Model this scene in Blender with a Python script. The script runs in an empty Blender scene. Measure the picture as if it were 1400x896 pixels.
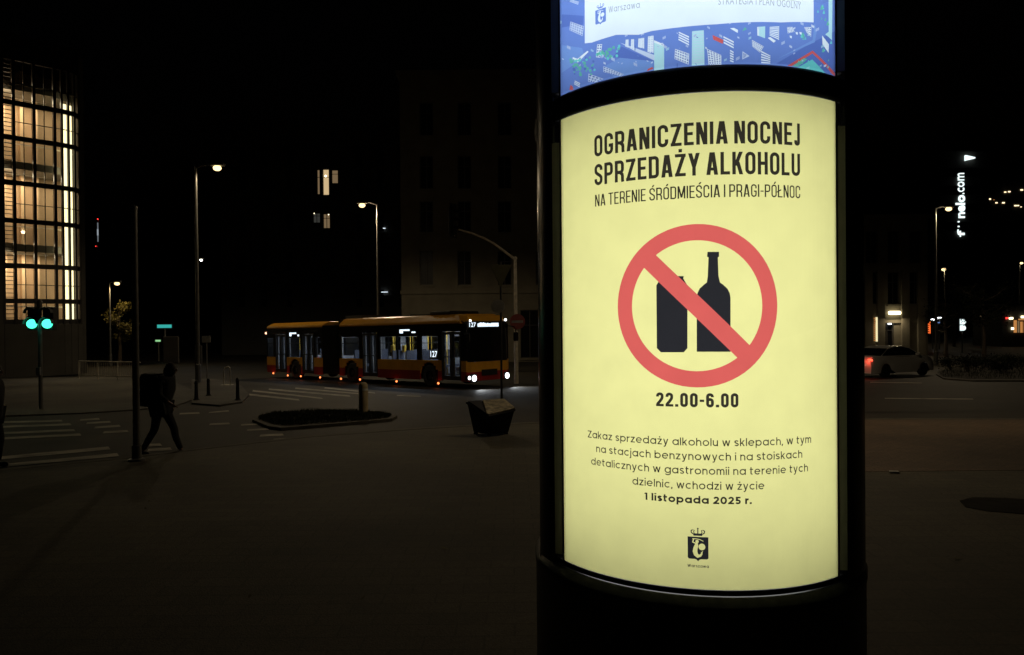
import bpy, bmesh, math, random
import numpy as np
from mathutils import Vector, Matrix
from mathutils.geometry import delaunay_2d_cdt, tessellate_polygon
random.seed(7)
C = bpy.context.scene.collection
PI = math.pi
sc = bpy.context.scene

# ------------------------------------------------------------------ camera
CAM_H, FPX = 2.2, 1023.0
PITCH, ROLL = -0.0068, -0.0086
cp, sp, cr, sr = math.cos(PITCH), math.sin(PITCH), math.cos(ROLL), math.sin(ROLL)
CAM = Vector((0, 0, CAM_H))
FW = Vector((0, cp, sp)); UC = Vector((0, -sp, cp)); XA = Vector((1, 0, 0))
RA = XA * cr + UC * sr
UA = XA * -sr + UC * cr
cd = bpy.data.cameras.new('camera'); cam = bpy.data.objects.new('camera', cd); C.objects.link(cam)
cam.matrix_world = Matrix(((RA.x, UA.x, -FW.x, 0), (RA.y, UA.y, -FW.y, 0), (RA.z, UA.z, -FW.z, CAM_H), (0, 0, 0, 1)))
cd.sensor_width = 36; cd.sensor_fit = 'HORIZONTAL'; cd.lens = FPX / 1400 * 36
cd.clip_start = .05; cd.clip_end = 3000
sc.camera = cam

# ------------------------------------------------------------------ night sky and exposure
w = bpy.data.worlds.new('World'); sc.world = w; w.use_nodes = True
nt = w.node_tree; bg = nt.nodes['Background']
sky = nt.nodes.new('ShaderNodeTexSky'); sky.sky_type = 'NISHITA'; sky.sun_disc = False
sky.sun_elevation = math.radians(-4); sky.sun_rotation = math.radians(200)
nt.links.new(sky.outputs[0], bg.inputs['Color']); bg.inputs['Strength'].default_value = 0.012
vs = sc.view_settings; vs.view_transform = 'Standard'; vs.look = 'None'; vs.exposure = 0; vs.gamma = 1
vs.use_curve_mapping = False
sc.cycles.use_denoising = True
sc.cycles.max_bounces = 6; sc.cycles.diffuse_bounces = 3; sc.cycles.glossy_bounces = 3
sc.cycles.transparent_max_bounces = 16; sc.cycles.transmission_bounces = 4
sc.cycles.sample_clamp_indirect = 1.5
sc.cycles.caustics_reflective = False; sc.cycles.caustics_refractive = False

# ------------------------------------------------------------------ photo geometry -> world points
def ray(px, py):
    return (FW + RA * ((px - 700) / FPX) - UA * ((py - 448) / FPX)).normalized()
def P(px, py, Y):
    d = ray(px, py); return CAM + d * (Y / d.y)
def gz(y):
    return -.02 * (min(max(y, 8), 70) - 8)
def G(px, py):
    d = ray(px, py); t = 8.0
    for _ in range(60):
        p = CAM + d * t
        t += max(-10, min(10, (p.z - gz(p.y)) / (-d.z + .02) )) * .8
        t = max(.5, min(t, 500))
    p = CAM + d * t
    return Vector((p.x, p.y, gz(p.y)))
def on_plane(px, py, o, n):
    d = ray(px, py); return CAM + d * ((o - CAM).dot(n) / d.dot(n))

# ------------------------------------------------------------------ materials
def mat(name, col, rough=.6, metal=0, var=.25, scale=6, bump=0, spec=.5, coat=0, bscale=None):
    m = bpy.data.materials.new(name); m.use_nodes = True
    t = m.node_tree; b = t.nodes['Principled BSDF']
    b.inputs['Roughness'].default_value = rough; b.inputs['Metallic'].default_value = metal
    b.inputs['Specular IOR Level'].default_value = spec; b.inputs['Coat Weight'].default_value = coat
    tc = t.nodes.new('ShaderNodeTexCoord')
    n = t.nodes.new('ShaderNodeTexNoise'); n.inputs['Scale'].default_value = scale; n.inputs['Detail'].default_value = 6
    t.links.new(tc.outputs['Object'], n.inputs['Vector'])
    r = t.nodes.new('ShaderNodeMapRange'); r.inputs[1].default_value = .3; r.inputs[2].default_value = .7
    r.inputs[3].default_value = 1 - var; r.inputs[4].default_value = 1 + var
    t.links.new(n.outputs['Fac'], r.inputs[0])
    mx = t.nodes.new('ShaderNodeVectorMath'); mx.operation = 'SCALE'; mx.inputs[0].default_value = col[:3]
    t.links.new(r.outputs[0], mx.inputs['Scale']); t.links.new(mx.outputs[0], b.inputs['Base Color'])
    if bump:
        n2 = t.nodes.new('ShaderNodeTexNoise'); n2.inputs['Scale'].default_value = bscale or scale * 6; n2.inputs['Detail'].default_value = 4
        t.links.new(tc.outputs['Object'], n2.inputs['Vector'])
        bp = t.nodes.new('ShaderNodeBump'); bp.inputs['Strength'].default_value = bump; bp.inputs['Distance'].default_value = .02
        t.links.new(n2.outputs['Fac'], bp.inputs['Height']); t.links.new(bp.outputs[0], b.inputs['Normal'])
    return m
def emit(name, col, s, sample=False):
    m = bpy.data.materials.new(name); m.use_nodes = True; t = m.node_tree
    t.nodes.clear(); o = t.nodes.new('ShaderNodeOutputMaterial'); e = t.nodes.new('ShaderNodeEmission')
    e.inputs[0].default_value = (*col, 1); e.inputs[1].default_value = s; t.links.new(e.outputs[0], o.inputs[0])
    if not sample: m.cycles.emission_sampling = 'NONE'
    return m
def translucent(name, col, var=.03):
    m = bpy.data.materials.new(name); m.use_nodes = True; t = m.node_tree
    t.nodes.clear(); o = t.nodes.new('ShaderNodeOutputMaterial')
    tc = t.nodes.new('ShaderNodeTexCoord'); n = t.nodes.new('ShaderNodeTexNoise'); n.inputs['Scale'].default_value = 9
    n.inputs['Detail'].default_value = 5; t.links.new(tc.outputs['Object'], n.inputs['Vector'])
    r = t.nodes.new('ShaderNodeMapRange'); r.inputs[1].default_value = .3; r.inputs[2].default_value = .7
    r.inputs[3].default_value = 1 - var; r.inputs[4].default_value = 1 + var; t.links.new(n.outputs['Fac'], r.inputs[0])
    mx = t.nodes.new('ShaderNodeVectorMath'); mx.operation = 'SCALE'; mx.inputs[0].default_value = col
    t.links.new(r.outputs[0], mx.inputs['Scale'])
    a = t.nodes.new('ShaderNodeBsdfTranslucent'); d = t.nodes.new('ShaderNodeBsdfDiffuse'); ms = t.nodes.new('ShaderNodeMixShader')
    t.links.new(mx.outputs[0], a.inputs[0]); t.links.new(mx.outputs[0], d.inputs[0]); ms.inputs[0].default_value = .15
    t.links.new(a.outputs[0], ms.inputs[1]); t.links.new(d.outputs[0], ms.inputs[2]); t.links.new(ms.outputs[0], o.inputs[0])
    return m
def glass(name, tint, refl=.08, rough=.02):
    m = bpy.data.materials.new(name); m.use_nodes = True; t = m.node_tree
    t.nodes.clear(); o = t.nodes.new('ShaderNodeOutputMaterial')
    a = t.nodes.new('ShaderNodeBsdfTransparent'); a.inputs[0].default_value = (*tint, 1)
    g = t.nodes.new('ShaderNodeBsdfGlossy'); g.inputs['Roughness'].default_value = rough; g.inputs[0].default_value = (.9, .9, .9, 1)
    lw = t.nodes.new('ShaderNodeLayerWeight'); pw = t.nodes.new('ShaderNodeMath'); pw.operation = 'POWER'; pw.inputs[1].default_value = 4
    t.links.new(lw.outputs['Facing'], pw.inputs[0]); ad = t.nodes.new('ShaderNodeMath'); ad.operation = 'MULTIPLY_ADD'
    ad.inputs[1].default_value = .8; ad.inputs[2].default_value = .035; t.links.new(pw.outputs[0], ad.inputs[0])
    lw = ad; ms = t.nodes.new('ShaderNodeMixShader'); t.links.new(lw.outputs[0], ms.inputs[0])
    t.links.new(a.outputs[0], ms.inputs[1]); t.links.new(g.outputs[0], ms.inputs[2]); t.links.new(ms.outputs[0], o.inputs[0])
    return m

def paving(name, col, tile, joint, rough=.75, red=0):
    """small paving blocks with joints, worn patches and grit"""
    m = mat(name, col, rough, 0, .55, .3, .35, .4, bscale=70)
    t = m.node_tree; b = t.nodes['Principled BSDF']; src = b.inputs['Base Color'].links[0].from_socket
    tc = t.nodes['Texture Coordinate']
    br = t.nodes.new('ShaderNodeTexBrick'); br.inputs['Scale'].default_value = 1
    br.inputs['Brick Width'].default_value = tile; br.inputs['Row Height'].default_value = tile * .5
    br.inputs['Mortar Size'].default_value = joint; br.inputs['Color1'].default_value = (1.12, 1.08, 1.05, 1)
    br.inputs['Color2'].default_value = (.78, .78, .8, 1); br.inputs['Mortar'].default_value = (.45, .45, .45, 1)
    t.links.new(tc.outputs['Object'], br.inputs['Vector'])
    mu = t.nodes.new('ShaderNodeMix'); mu.data_type = 'RGBA'; mu.blend_type = 'MULTIPLY'; mu.inputs[0].default_value = .8
    t.links.new(src, mu.inputs[6]); t.links.new(br.outputs['Color'], mu.inputs[7])
    n3 = t.nodes.new('ShaderNodeTexNoise'); n3.inputs['Scale'].default_value = 45; n3.inputs['Detail'].default_value = 5
    t.links.new(tc.outputs['Object'], n3.inputs['Vector'])
    mr = t.nodes.new('ShaderNodeMapRange'); mr.inputs[1].default_value = .35; mr.inputs[2].default_value = .65
    mr.inputs[3].default_value = .7; mr.inputs[4].default_value = 1.3; t.links.new(n3.outputs[0], mr.inputs[0])
    m2 = t.nodes.new('ShaderNodeVectorMath'); m2.operation = 'SCALE'
    t.links.new(mu.outputs[2], m2.inputs[0]); t.links.new(mr.outputs[0], m2.inputs['Scale'])
    t.links.new(m2.outputs[0], b.inputs['Base Color'])
    return m

M = {}
M['asphalt'] = mat('asphalt', (.029, .025, .018), .72, 0, .4, .5, .5, .25, bscale=60)
M['plaza'] = paving('plaza_paving', (.078, .071, .046), .4, .008)
M['setts'] = paving('brown_setts', (.135, .09, .055), .2, .01)
M['footway'] = paving('footway_slabs', (.075, .07, .055), .5, .008)
M['kerb'] = mat('kerb_stone', (.085, .078, .06), .8, 0, .3, 4, .2, .25)
M['paint'] = mat('road_paint', (.38, .355, .29), .75, 0, .5, 2.2, .2)
M['patch'] = mat('dark_patch_surface', (.034, .033, .03), .9, 0, .3, 3, .4, .05)
M['soil'] = mat('soil', (.025, .02, .014), .95, 0, .4, 5, .5)
M['grass'] = mat('grass_blades', (.02, .028, .009), .9, 0, .4, 3, spec=.1)
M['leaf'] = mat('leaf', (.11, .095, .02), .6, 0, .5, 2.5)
M['leafdark'] = mat('dark_leaf', (.013, .017, .007), .9, 0, .5, 2.5, spec=.1)
M['bark'] = mat('bark', (.06, .045, .032), .9, 0, .4, 8, .5)
M['black'] = mat('black_lacquer', (.008, .008, .009), .22, 0, .2, 8, .02)
M['ledge'] = mat('ledge_grey', (.16, .16, .15), .35, .2, .3, 20, .1)
M['plinth'] = mat('dull_black_paint', (.006, .006, .0065), .4, 0, .3, 5, .05)
M['blackmatt'] = mat('black_matt', (.006, .006, .006), .65, 0, .2, 8, .05)
M['rubber'] = mat('rubber', (.012, .012, .012), .7, 0, .2, 20, .1)
M['alu'] = mat('brushed_aluminium', (.32, .32, .3), .38, .9, .15, 20, .02)
M['trim'] = mat('grey_trim_paint', (.42, .42, .4), .4, 0, .1, 9)
M['galv'] = mat('galvanised_steel', (.62, .58, .48), .5, .0, .2, 8, .05)
M['pole'] = mat('grey_painted_pole', (.16, .16, .15), .45, .3, .2, 6, .05)
M['stone'] = mat('stucco_wall', (.15, .135, .1), .85, 0, .18, .9, .2)
M['darkstone'] = mat('dark_wall', (.06, .057, .05), .85, 0, .2, .7, .2)
M['winglass'] = mat('dark_window_glass', (.006, .006, .007), .3, 0, .2, 2, 0, .08)
M['winframe'] = mat('window_frame', (.06, .055, .05), .6, 0, .2, 4)
M['inwall'] = mat('beige_interior_wall', (.52, .38, .25), .8, 0, .1, 1.2, .05)
M['slab'] = mat('concrete_slab', (.2, .19, .17), .8, 0, .15, 2, .1)
M['mullion'] = mat('dark_mullion', (.012, .01, .009), .5, .2, .2, 5)
M['clear'] = glass('clear_glass', (.93, .94, .93))
M['busglass'] = glass('tinted_bus_glass', (.62, .65, .68))
M['yellowpaint'] = mat('yellow_paint', (.74, .36, .03), .3, 0, .1, 2, 0, .5, .3)
M['redpaint'] = mat('red_paint', (.35, .02, .015), .3, 0, .1, 2, 0, .5, .3)
M['buswhite'] = mat('bus_interior', (.35, .35, .36), .6, 0, .2, 2)
M['seat'] = mat('seat_fabric', (.12, .13, .17), .9, 0, .3, 20)
M['polyyellow'] = mat('validator_yellow', (.75, .5, .06), .5, 0, .1, 5)
M['bellows'] = mat('bellows_rubber', (.045, .045, .045), .7, 0, .2, 5, .2)
M['coat'] = mat('dark_coat', (.009, .009, .01), .9, 0, .3, 9, .3)
M['trousers'] = mat('dark_trousers', (.007, .007, .009), .9, 0, .3, 9, .3)
M['skin'] = mat('skin', (.3, .18, .13), .6, 0, .1, 9)
M['hair'] = mat('hair', (.02, .014, .01), .7, 0, .2, 30)
M['bag'] = mat('bag', (.008, .008, .01), .8, 0, .3, 9, .3)
M['carwhite'] = mat('white_car_paint', (.75, .75, .73), .25, 0, .05, 1, 0, .5, .6)
M['carglass'] = mat('car_glass', (.006, .007, .008), .05, 0, .1, 2)
M['chrome'] = mat('chrome', (.7, .7, .7), .15, 1, .05, 5)
M['bin'] = mat('dark_blue_plastic', (.012, .014, .025), .6, 0, .3, 6, .1)
M['binlid'] = mat('scuffed_metal_lid', (.62, .56, .42), .38, .35, .6, 9, .6, bscale=14)
M['bollard'] = mat('pale_concrete_bollard', (.42, .34, .2), .7, 0, .2, 7, .2)
M['signback'] = mat('sign_back', (.22, .22, .21), .5, .4, .2, 6)
M['signolive'] = mat('sign_olive', (.035, .033, .012), .7, 0, .2, 6)
M['signyellow'] = mat('sign_yellow', (.5, .42, .06), .6, 0, .2, 6)
M['signred'] = mat('sign_red', (.2, .03, .025), .5, 0, .1, 6)
M['signwhite'] = mat('sign_white', (.65, .65, .62), .5, 0, .1, 6)
M['lampwarm'] = emit('warm_street_lamp', (1, .74, .34), 2.4)
M['lampcore'] = emit('white_lamp', (1, .93, .75), 9)
M['lampwhite'] = emit('cool_lamp', (.9, .95, 1), 4)
M['green'] = emit('green_signal', (.06, 1, .55), 2.4, True)
M['led'] = emit('led_strip', (1, .85, .46), 2.3)
M['disp'] = emit('led_display', (.78, .9, 1), 1.5)
M['head'] = emit('headlamp', (.93, .97, 1), 4)
M['marker'] = emit('marker_lamp', (1, .22, .06), 3.2)
M['tail'] = emit('tail_lamp', (1, .07, .03), 3.5)
M['winlit'] = emit('lit_window', (1, .72, .38), .62)
M['windim'] = emit('lit_window_dim', (1, .68, .36), .17)
M['winfaint'] = emit('lit_window_faint', (.9, .9, .8), .035)
M['bulb'] = emit('ceiling_lamp', (1, .86, .55), 3)
M['signw'] = emit('white_lit_letters', (.85, 1, 1), 1.3)
M['cyan'] = emit('teal_lit_sign', (.05, .55, .5), .75)
M['greensm'] = emit('green_lit_sign', (.35, .8, .35), .8)
M['orange'] = emit('orange_neon', (1, .16, .03), 1.1)
M['entr'] = emit('entrance_lamp', (1, .84, .5), 4)
M['strip'] = emit('cream_light_strip', (1, .88, .5), 1.0)
M['shop'] = emit('shop_light', (1, .42, .12), .5)
M['redlamp'] = emit('red_lamp', (1, .05, .04), 2)
M['spark'] = emit('distant_lamp', (1, .78, .45), 2)
M['blue'] = emit('blue_lamp', (.3, .5, 1), .6)

# ------------------------------------------------------------------ mesh helpers
class MB:
    def __init__(s): s.v = []; s.f = []
    def poly(s, pts):
        i = len(s.v); s.v += [Vector(p) for p in pts]; s.f.append(list(range(i, i + len(pts))))
    def box(s, x0, x1, y0, y1, z0, z1, mtx=None, taper=None):
        c = [Vector((x, y, z)) for z in (z0, z1) for y in (y0, y1) for x in (x0, x1)]
        if taper:
            mx, my = (x0 + x1) / 2, (y0 + y1) / 2
            for k in range(4, 8): c[k].x = mx + (c[k].x - mx) * taper[0]; c[k].y = my + (c[k].y - my) * taper[1]
        if mtx: c = [mtx @ p for p in c]
        i = len(s.v); s.v += c
        s.f += [[i + k for k in q] for q in ((0, 2, 3, 1), (4, 5, 7, 6), (0, 1, 5, 4), (2, 6, 7, 3), (0, 4, 6, 2), (1, 3, 7, 5))]
        return s
    def tube(s, pts, rads, n=10, caps=True):
        pts = [Vector(p) for p in pts]
        if not hasattr(rads, '__len__'): rads = [rads] * len(pts)
        rings = []
        for k, p in enumerate(pts):
            d = (pts[min(k + 1, len(pts) - 1)] - pts[max(k - 1, 0)]).normalized()
            a = d.cross(Vector((0, 0, 1)) if abs(d.z) < .9 else Vector((1, 0, 0))).normalized(); b = d.cross(a)
            i = len(s.v)
            s.v += [p + (a * math.cos(2 * PI * j / n) + b * math.sin(2 * PI * j / n)) * rads[k] for j in range(n)]
            rings.append(i)
        for k in range(len(rings) - 1):
            a, b = rings[k], rings[k + 1]
            s.f += [[a + j, a + (j + 1) % n, b + (j + 1) % n, b + j] for j in range(n)]
        if caps: s.f += [[rings[0] + j for j in range(n)][::-1], [rings[-1] + j for j in range(n)]]
        return s
    def lathe(s, prof, cx=0, cy=0, n=24, a0=0, a1=2 * PI, mtx=None):
        full = abs(a1 - a0 - 2 * PI) < 1e-6; m = n if full else n + 1
        i = len(s.v)
        for r, z in prof:
            for j in range(m):
                a = a0 + (a1 - a0) * j / n
                p = Vector((cx + r * math.cos(a), cy + r * math.sin(a), z)); s.v.append(mtx @ p if mtx else p)
        for k in range(len(prof) - 1):
            for j in range(n):
                a, b = i + k * m + j, i + k * m + (j + 1) % m
                s.f.append([a, b, b + m, a + m])
        return s
    def ball(s, c, r, n=12, sq=(1, 1, 1)):
        c = Vector(c); i = len(s.v); m = n // 2
        for k in range(m + 1):
            for j in range(n):
                th = PI * k / m; a = 2 * PI * j / n
                s.v.append(c + Vector((math.sin(th) * math.cos(a) * r * sq[0], math.sin(th) * math.sin(a) * r * sq[1], math.cos(th) * r * sq[2])))
        for k in range(m):
            for j in range(n):
                s.f.append([i + k * n + j, i + (k + 1) * n + j, i + (k + 1) * n + (j + 1) % n, i + k * n + (j + 1) % n])
        return s
    def prism(s, pts, ex):
        """closed polygon pts (3D, planar) pushed along vector ex"""
        ex = Vector(ex); n = len(pts); i = len(s.v); s.v += [Vector(p) for p in pts] + [Vector(p) + ex for p in pts]
        s.f += [list(range(i, i + n))[::-1], list(range(i + n, i + 2 * n))]
        s.f += [[i + k, i + (k + 1) % n, i + n + (k + 1) % n, i + n + k] for k in range(n)]
        return s
    def build(s, name, m, parent=None, smooth=False, bevel=0):
        me = bpy.data.meshes.new(name); me.from_pydata([tuple(p) for p in s.v], [], s.f)
        bm = bmesh.new(); bm.from_mesh(me)
        bmesh.ops.remove_doubles(bm, verts=bm.verts, dist=1e-5)
        bmesh.ops.recalc_face_normals(bm, faces=bm.faces); bm.to_mesh(me); bm.free()
        me.materials.append(M[m] if isinstance(m, str) else m)
        o = bpy.data.objects.new(name, me); C.objects.link(o)
        if parent: o.parent = parent
        if smooth:
            for p in me.polygons: p.use_smooth = True
            me.set_sharp_from_angle(angle=math.radians(40))
        if bevel:
            b = o.modifiers.new('bevel', 'BEVEL'); b.width = bevel; b.segments = 2; b.limit_method = 'ANGLE'
        return o
def tag(o, label=None, cat=None, group=None, kind=None):
    if label: o['label'] = label
    if cat: o['category'] = cat
    if group: o['group'] = group
    if kind: o['kind'] = kind
    return o
def empty(name, loc, label=None, cat=None, group=None, rz=0):
    o = bpy.data.objects.new(name, None); C.objects.link(o); o.location = loc; o.rotation_euler = (0, 0, rz); o.empty_display_size = .2
    return tag(o, label, cat, group)
def lamp(kind, parent, loc, power, col, size=.2, rot=None, **kw):
    l = bpy.data.lights.new('light', kind); l.energy = power; l.color = col
    if kind == 'AREA':
        l.shape = 'RECTANGLE'; l.size = kw.get('sx', 1); l.size_y = kw.get('sy', 1)
    else: l.shadow_soft_size = size
    if kind == 'SPOT': l.spot_size = kw.get('cone', 2.6); l.spot_blend = kw.get('blend', .6)
    o = bpy.data.objects.new('light', l); C.objects.link(o); o.parent = parent; o.location = loc
    if rot is not None: o.rotation_euler = rot
    return o

# ------------------------------------------------------------------ ground
def sheet(name, pts, t, m, skirt=0, kind='structure', parent=None):
    """flat surfacing laid on the sloping ground, t above it, with an optional vertical edge"""
    bm = bmesh.new(); vs_ = [bm.verts.new((p[0], p[1], 0)) for p in pts]; bm.faces.new(vs_)
    for yc in (8, 70):
        bmesh.ops.bisect_plane(bm, geom=bm.verts[:] + bm.edges[:] + bm.faces[:], plane_co=(0, yc, 0), plane_no=(0, 1, 0))
    if skirt:
        ed = [e for e in bm.edges if e.is_boundary]
        r = bmesh.ops.extrude_edge_only(bm, edges=ed); low = set(v for v in r['geom'] if isinstance(v, bmesh.types.BMVert))
    else: low = set()
    for v in bm.verts: v.co.z = gz(v.co.y) + (t - skirt if v in low else t)
    bmesh.ops.triangulate(bm, faces=[f for f in bm.faces if len(f.verts) > 4])
    bmesh.ops.recalc_face_normals(bm, faces=bm.faces)
    me = bpy.data.meshes.new(name); bm.to_mesh(me); bm.free(); me.materials.append(M[m])
    o = bpy.data.objects.new(name, me); C.objects.link(o)
    if kind: o['kind'] = kind
    if parent: o.parent = parent
    return o
def g2(px, py): p = G(px, py); return (p.x, p.y)

sheet('ground', [(-700, -60), (700, -60), (700, 900), (-700, 900)], -.004, 'asphalt')
edge = [g2(-250, 676), g2(0, 650), g2(90, 641), g2(180, 632), g2(300, 617), g2(430, 602), g2(560, 592), g2(660, 586), g2(760, 582), g2(1187, 578), g2(1420, 578), g2(1900, 580)]
def inset(e, d): return [(x, y - d) for x, y in e]
sheet('plaza', [(-40, -30), (40, -30)] + inset(edge, .3)[::-1], .10, 'plaza', .12)
sheet('plaza_kerb', inset(edge, .298) + edge[::-1], .104, 'kerb', .13)
e2 = [q for q in inset(edge, .31)[8:]]
sheet('sett_strip', [(x, y - 6.4) for x, y in e2] + e2[::-1], .104, 'setts', .012)
sheet('dark_patch', [g2(1312, 697), g2(1330, 692), g2(1372, 693), g2(1440, 697), g2(1440, 714), g2(1400, 716), g2(1350, 712), g2(1320, 706)], .106, 'patch', .004)  # thin irregular sheet, darker than the paving around it
# far footway on the left with the signal post and the railing
fw = [g2(-250, 574), g2(0, 570), g2(110, 566), g2(190, 561), g2(240, 556), g2(262, 548), g2(268, 536), g2(240, 524), g2(150, 517), g2(0, 517), g2(-250, 519)]
sheet('footway', fw, .03, 'footway', .05)
fw2 = [g2(262, 553), g2(300, 556), g2(331, 551), g2(341, 541), g2(330, 529), g2(310, 522), g2(285, 519), g2(262, 520)]
sheet('refuge_island', fw2, .05, 'footway', .07)
isl = [g2(345, 577), g2(366, 586), g2(384, 588.5), g2(440, 584), g2(496, 579.5), g2(536, 575.5), g2(543, 571), g2(528, 566), g2(490, 563), g2(430, 563), g2(380, 566), g2(350, 571)]
sheet('median_island', isl, .06, 'kerb', .08)
cx_ = sum(p[0] for p in isl) / len(isl); cy_ = sum(p[1] for p in isl) / len(isl)
isl_in = [(cx_ + (x - cx_) * .93, cy_ + (y - cy_) * .86) for x, y in isl]
sheet('median_soil', isl_in, .068, 'soil', .01)
isr = [g2(1280, 513), g2(1290, 519), g2(1330, 522), g2(1480, 522), g2(1600, 505), g2(1500, 489), g2(1400, 488), g2(1330, 496), g2(1292, 505)]
sheet('verge', isr, .06, 'kerb', .08)
cxr = sum(p[0] for p in isr) / len(isr); cyr = sum(p[1] for p in isr) / len(isr)
isr_in = [(cxr + (x - cxr) * .96, cyr + (y - cyr) * .93) for x, y in isr]
sheet('verge_soil', isr_in, .068, 'soil', .01)

def stripes(name, segs, wpx=3.2):
    mb = MB()
    for x0, y0, x1, y1, wd in segs:
        wd *= 1.2
        q = [G(x0, y0 - wd / 2), G(x1, y1 - wd / 2), G(x1 + wd * .8, y1 + wd / 2), G(x0 - wd * .5, y0 + wd / 2)]
        mb.poly([(p.x, p.y, gz(p.y) + .004) for p in q])
    o = mb.build(name, 'paint'); o['kind'] = 'structure'; return o
stripes('zebra_crossing', [(-80, 634, 148, 613, 3.4), (-80, 645, 160, 622, 3.4), (-80, 657, 174, 631, 4.2), (205, 609, 219, 608.4, 2.8), (203, 616, 233, 614, 3), (208, 624, 236, 621.5, 3.2)])
stripes('zebra_crossing', [(-80, 580, 84, 575.5, 1.8), (-80, 587, 96, 580.5, 2), (-80, 596, 101, 588.5, 2.2), (-80, 604, 109, 594.5, 2.4)])
stripes('zebra_crossing', [(110, 574.5, 135, 573, 1.8), (119, 579, 150, 577, 1.9), (130, 585, 163, 582.5, 2.1), (142, 591.5, 174, 590, 2.3)])
stripes('zebra_crossing', [(346, 534.5, 440, 545, 1.7), (329, 538.5, 408, 547, 1.9), (368, 532.4, 478, 542, 1.6), (404, 531, 490, 538.6, 1.4), (444, 530.5, 512, 537.6, 1.3)])
stripes('lane_marking', [(287, 580.5, 313, 579.3, 1.8), (246, 566, 272, 565, 1.6), (286, 564.5, 312, 562, 1.4), (330, 581.5, 352, 580.3, 1.6), (338, 588.5, 366, 587, 1.8), (356, 596, 386, 594.4, 2.2), (374, 601.6, 408, 599.8, 2.2), (396, 608.3, 429, 606.6, 2.4)])
stripes('lane_marking', [(543, 541, 575, 542.2, 1), (1210, 545, 1330, 546, 1), (1190, 523, 1260, 524, .9)])

def blades(name, poly, n, h, m, seed):
    rnd = random.Random(seed); mb = MB()
    xs = [p[0] for p in poly]; ys = [p[1] for p in poly]
    def inside(x, y):
        r = False
        for (x0, y0), (x1, y1) in zip(poly, poly[1:] + poly[:1]):
            if (y0 > y) != (y1 > y) and x < (x1 - x0) * (y - y0) / (y1 - y0) + x0: r = not r
        return r
    k = 0
    while k < n:
        x, y = rnd.uniform(min(xs), max(xs)), rnd.uniform(min(ys), max(ys))
        if not inside(x, y): continue
        k += 1; a = rnd.uniform(0, 2 * PI); hh = h * rnd.uniform(.4, 1.2) * (1 + .5 * math.sin(x * 3) * math.sin(y * 4)); b = .008
        z = gz(y) + .066; dx, dy = math.cos(a), math.sin(a); l = rnd.uniform(-.5, .5) * hh
        mb.poly([(x - dx * b, y - dy * b, z), (x + dx * b, y + dy * b, z), (x - dy * l, y + dx * l, z + hh)])
    return tag(mb.build(name, m), kind='stuff')
blades('grass', isl_in, 9000, .075, 'grass', 3)
blades('grass', isr_in, 9000, .2, 'grass', 4)

# ------------------------------------------------------------------ street lamps
def street_lamp(lx, ly, polex, Y, label, power, col=(1, .78, .48), emi='lampwarm', size=.19, spill=0, post_r=.09, group='street lamps round the crossing'):
    h = P(lx, ly, Y); x0 = P(polex, ly + 30, Y).x; z0 = gz(Y)
    r = empty('street_lamp', (x0, Y, z0), label, 'street lamp', group)
    H = h.z - z0; dx = h.x - x0
    MB().tube([(0, 0, .0), (0, 0, .9), (0, 0, .92), (0, 0, H + .1)], [post_r * 1.5, post_r * 1.5, post_r, post_r * .6]).build('post', 'pole', r, True)
    MB().tube([(0, 0, H + .02), (dx * .4, 0, H + .16), (dx * .85, 0, H + .2)], [.05, .045, .04], 8).build('arm', 'pole', r, True)
    hd = MB().box(dx - .32, dx + .32, -.16, .16, H + .1, H + .24, None).build('lamp_head', 'pole', r, bevel=.03)
    MB().ball((dx, 0, H), size, 12, (1.05, .85, .72)).build('lens', emi, r, True)
    if power:
        lamp('SPOT', r, (dx, 0, H - .2), power, col, .15, (0, 0, 0), cone=math.radians(176), blend=.3)
        if spill: lamp('POINT', r, (dx, 0, H - .22), spill, col, .12)
    return r
street_lamp(297, 230, 268, 35, 'tall street lamp with warm light over the left crossing', 260)
street_lamp(495, 281, 516, 45, 'street lamp shining above the bus roof', 1250, spill=110)
street_lamp(1297, 286, 1279, 48, 'bright street lamp right of the advertising column, beside the tall letters', 900, spill=45)
street_lamp(1290, 368.5, 1291.5, 100, 'small far street lamp below the bright one on the right', 500, size=.28)
street_lamp(1396.5, 360, 1394, 95, 'far dim street lamp at the right edge of the photo', 200, size=.2)
street_lamp(275, 356, 268.6, 62, 'far street lamp with small white head low beside the left lamp post', 150, (1, .95, .85), 'lampcore', .11)
street_lamp(160, 388, 150, 60, 'street lamp shining into the small tree on the left', 330, (1, .72, .35), 'lampwarm', .2)

q = Vector((5.6, 19.5, 0)); q.z = gz(q.y) + 9.2
d_ = q - CAM; pxl = 700 + FPX * d_.x / d_.y; pyl = 441 - FPX * d_.z / d_.y
street_lamp(pxl, pyl, pxl + 70, 19.5, 'street lamp directly behind the advertising column, over the kerb', 620, (1, .76, .46))

# ------------------------------------------------------------------ left building with lit stairwell glazing
O1 = P(4, 446, 42); O1.z = gz(42)
du = Vector((.68, .733, 0)).normalized(); dn = Vector((du.y, -du.x, 0))
def FU(px, py=300):
    q = on_plane(px, py, O1, dn) - O1; return q.dot(du), q.z
def ZF(py, px=48): return FU(px, py)[1]
b1 = empty('glazed_building', O1, 'dark building with tall lit stairwell glazing in a dark grid', 'building', None, math.atan2(du.y, du.x))
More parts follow.
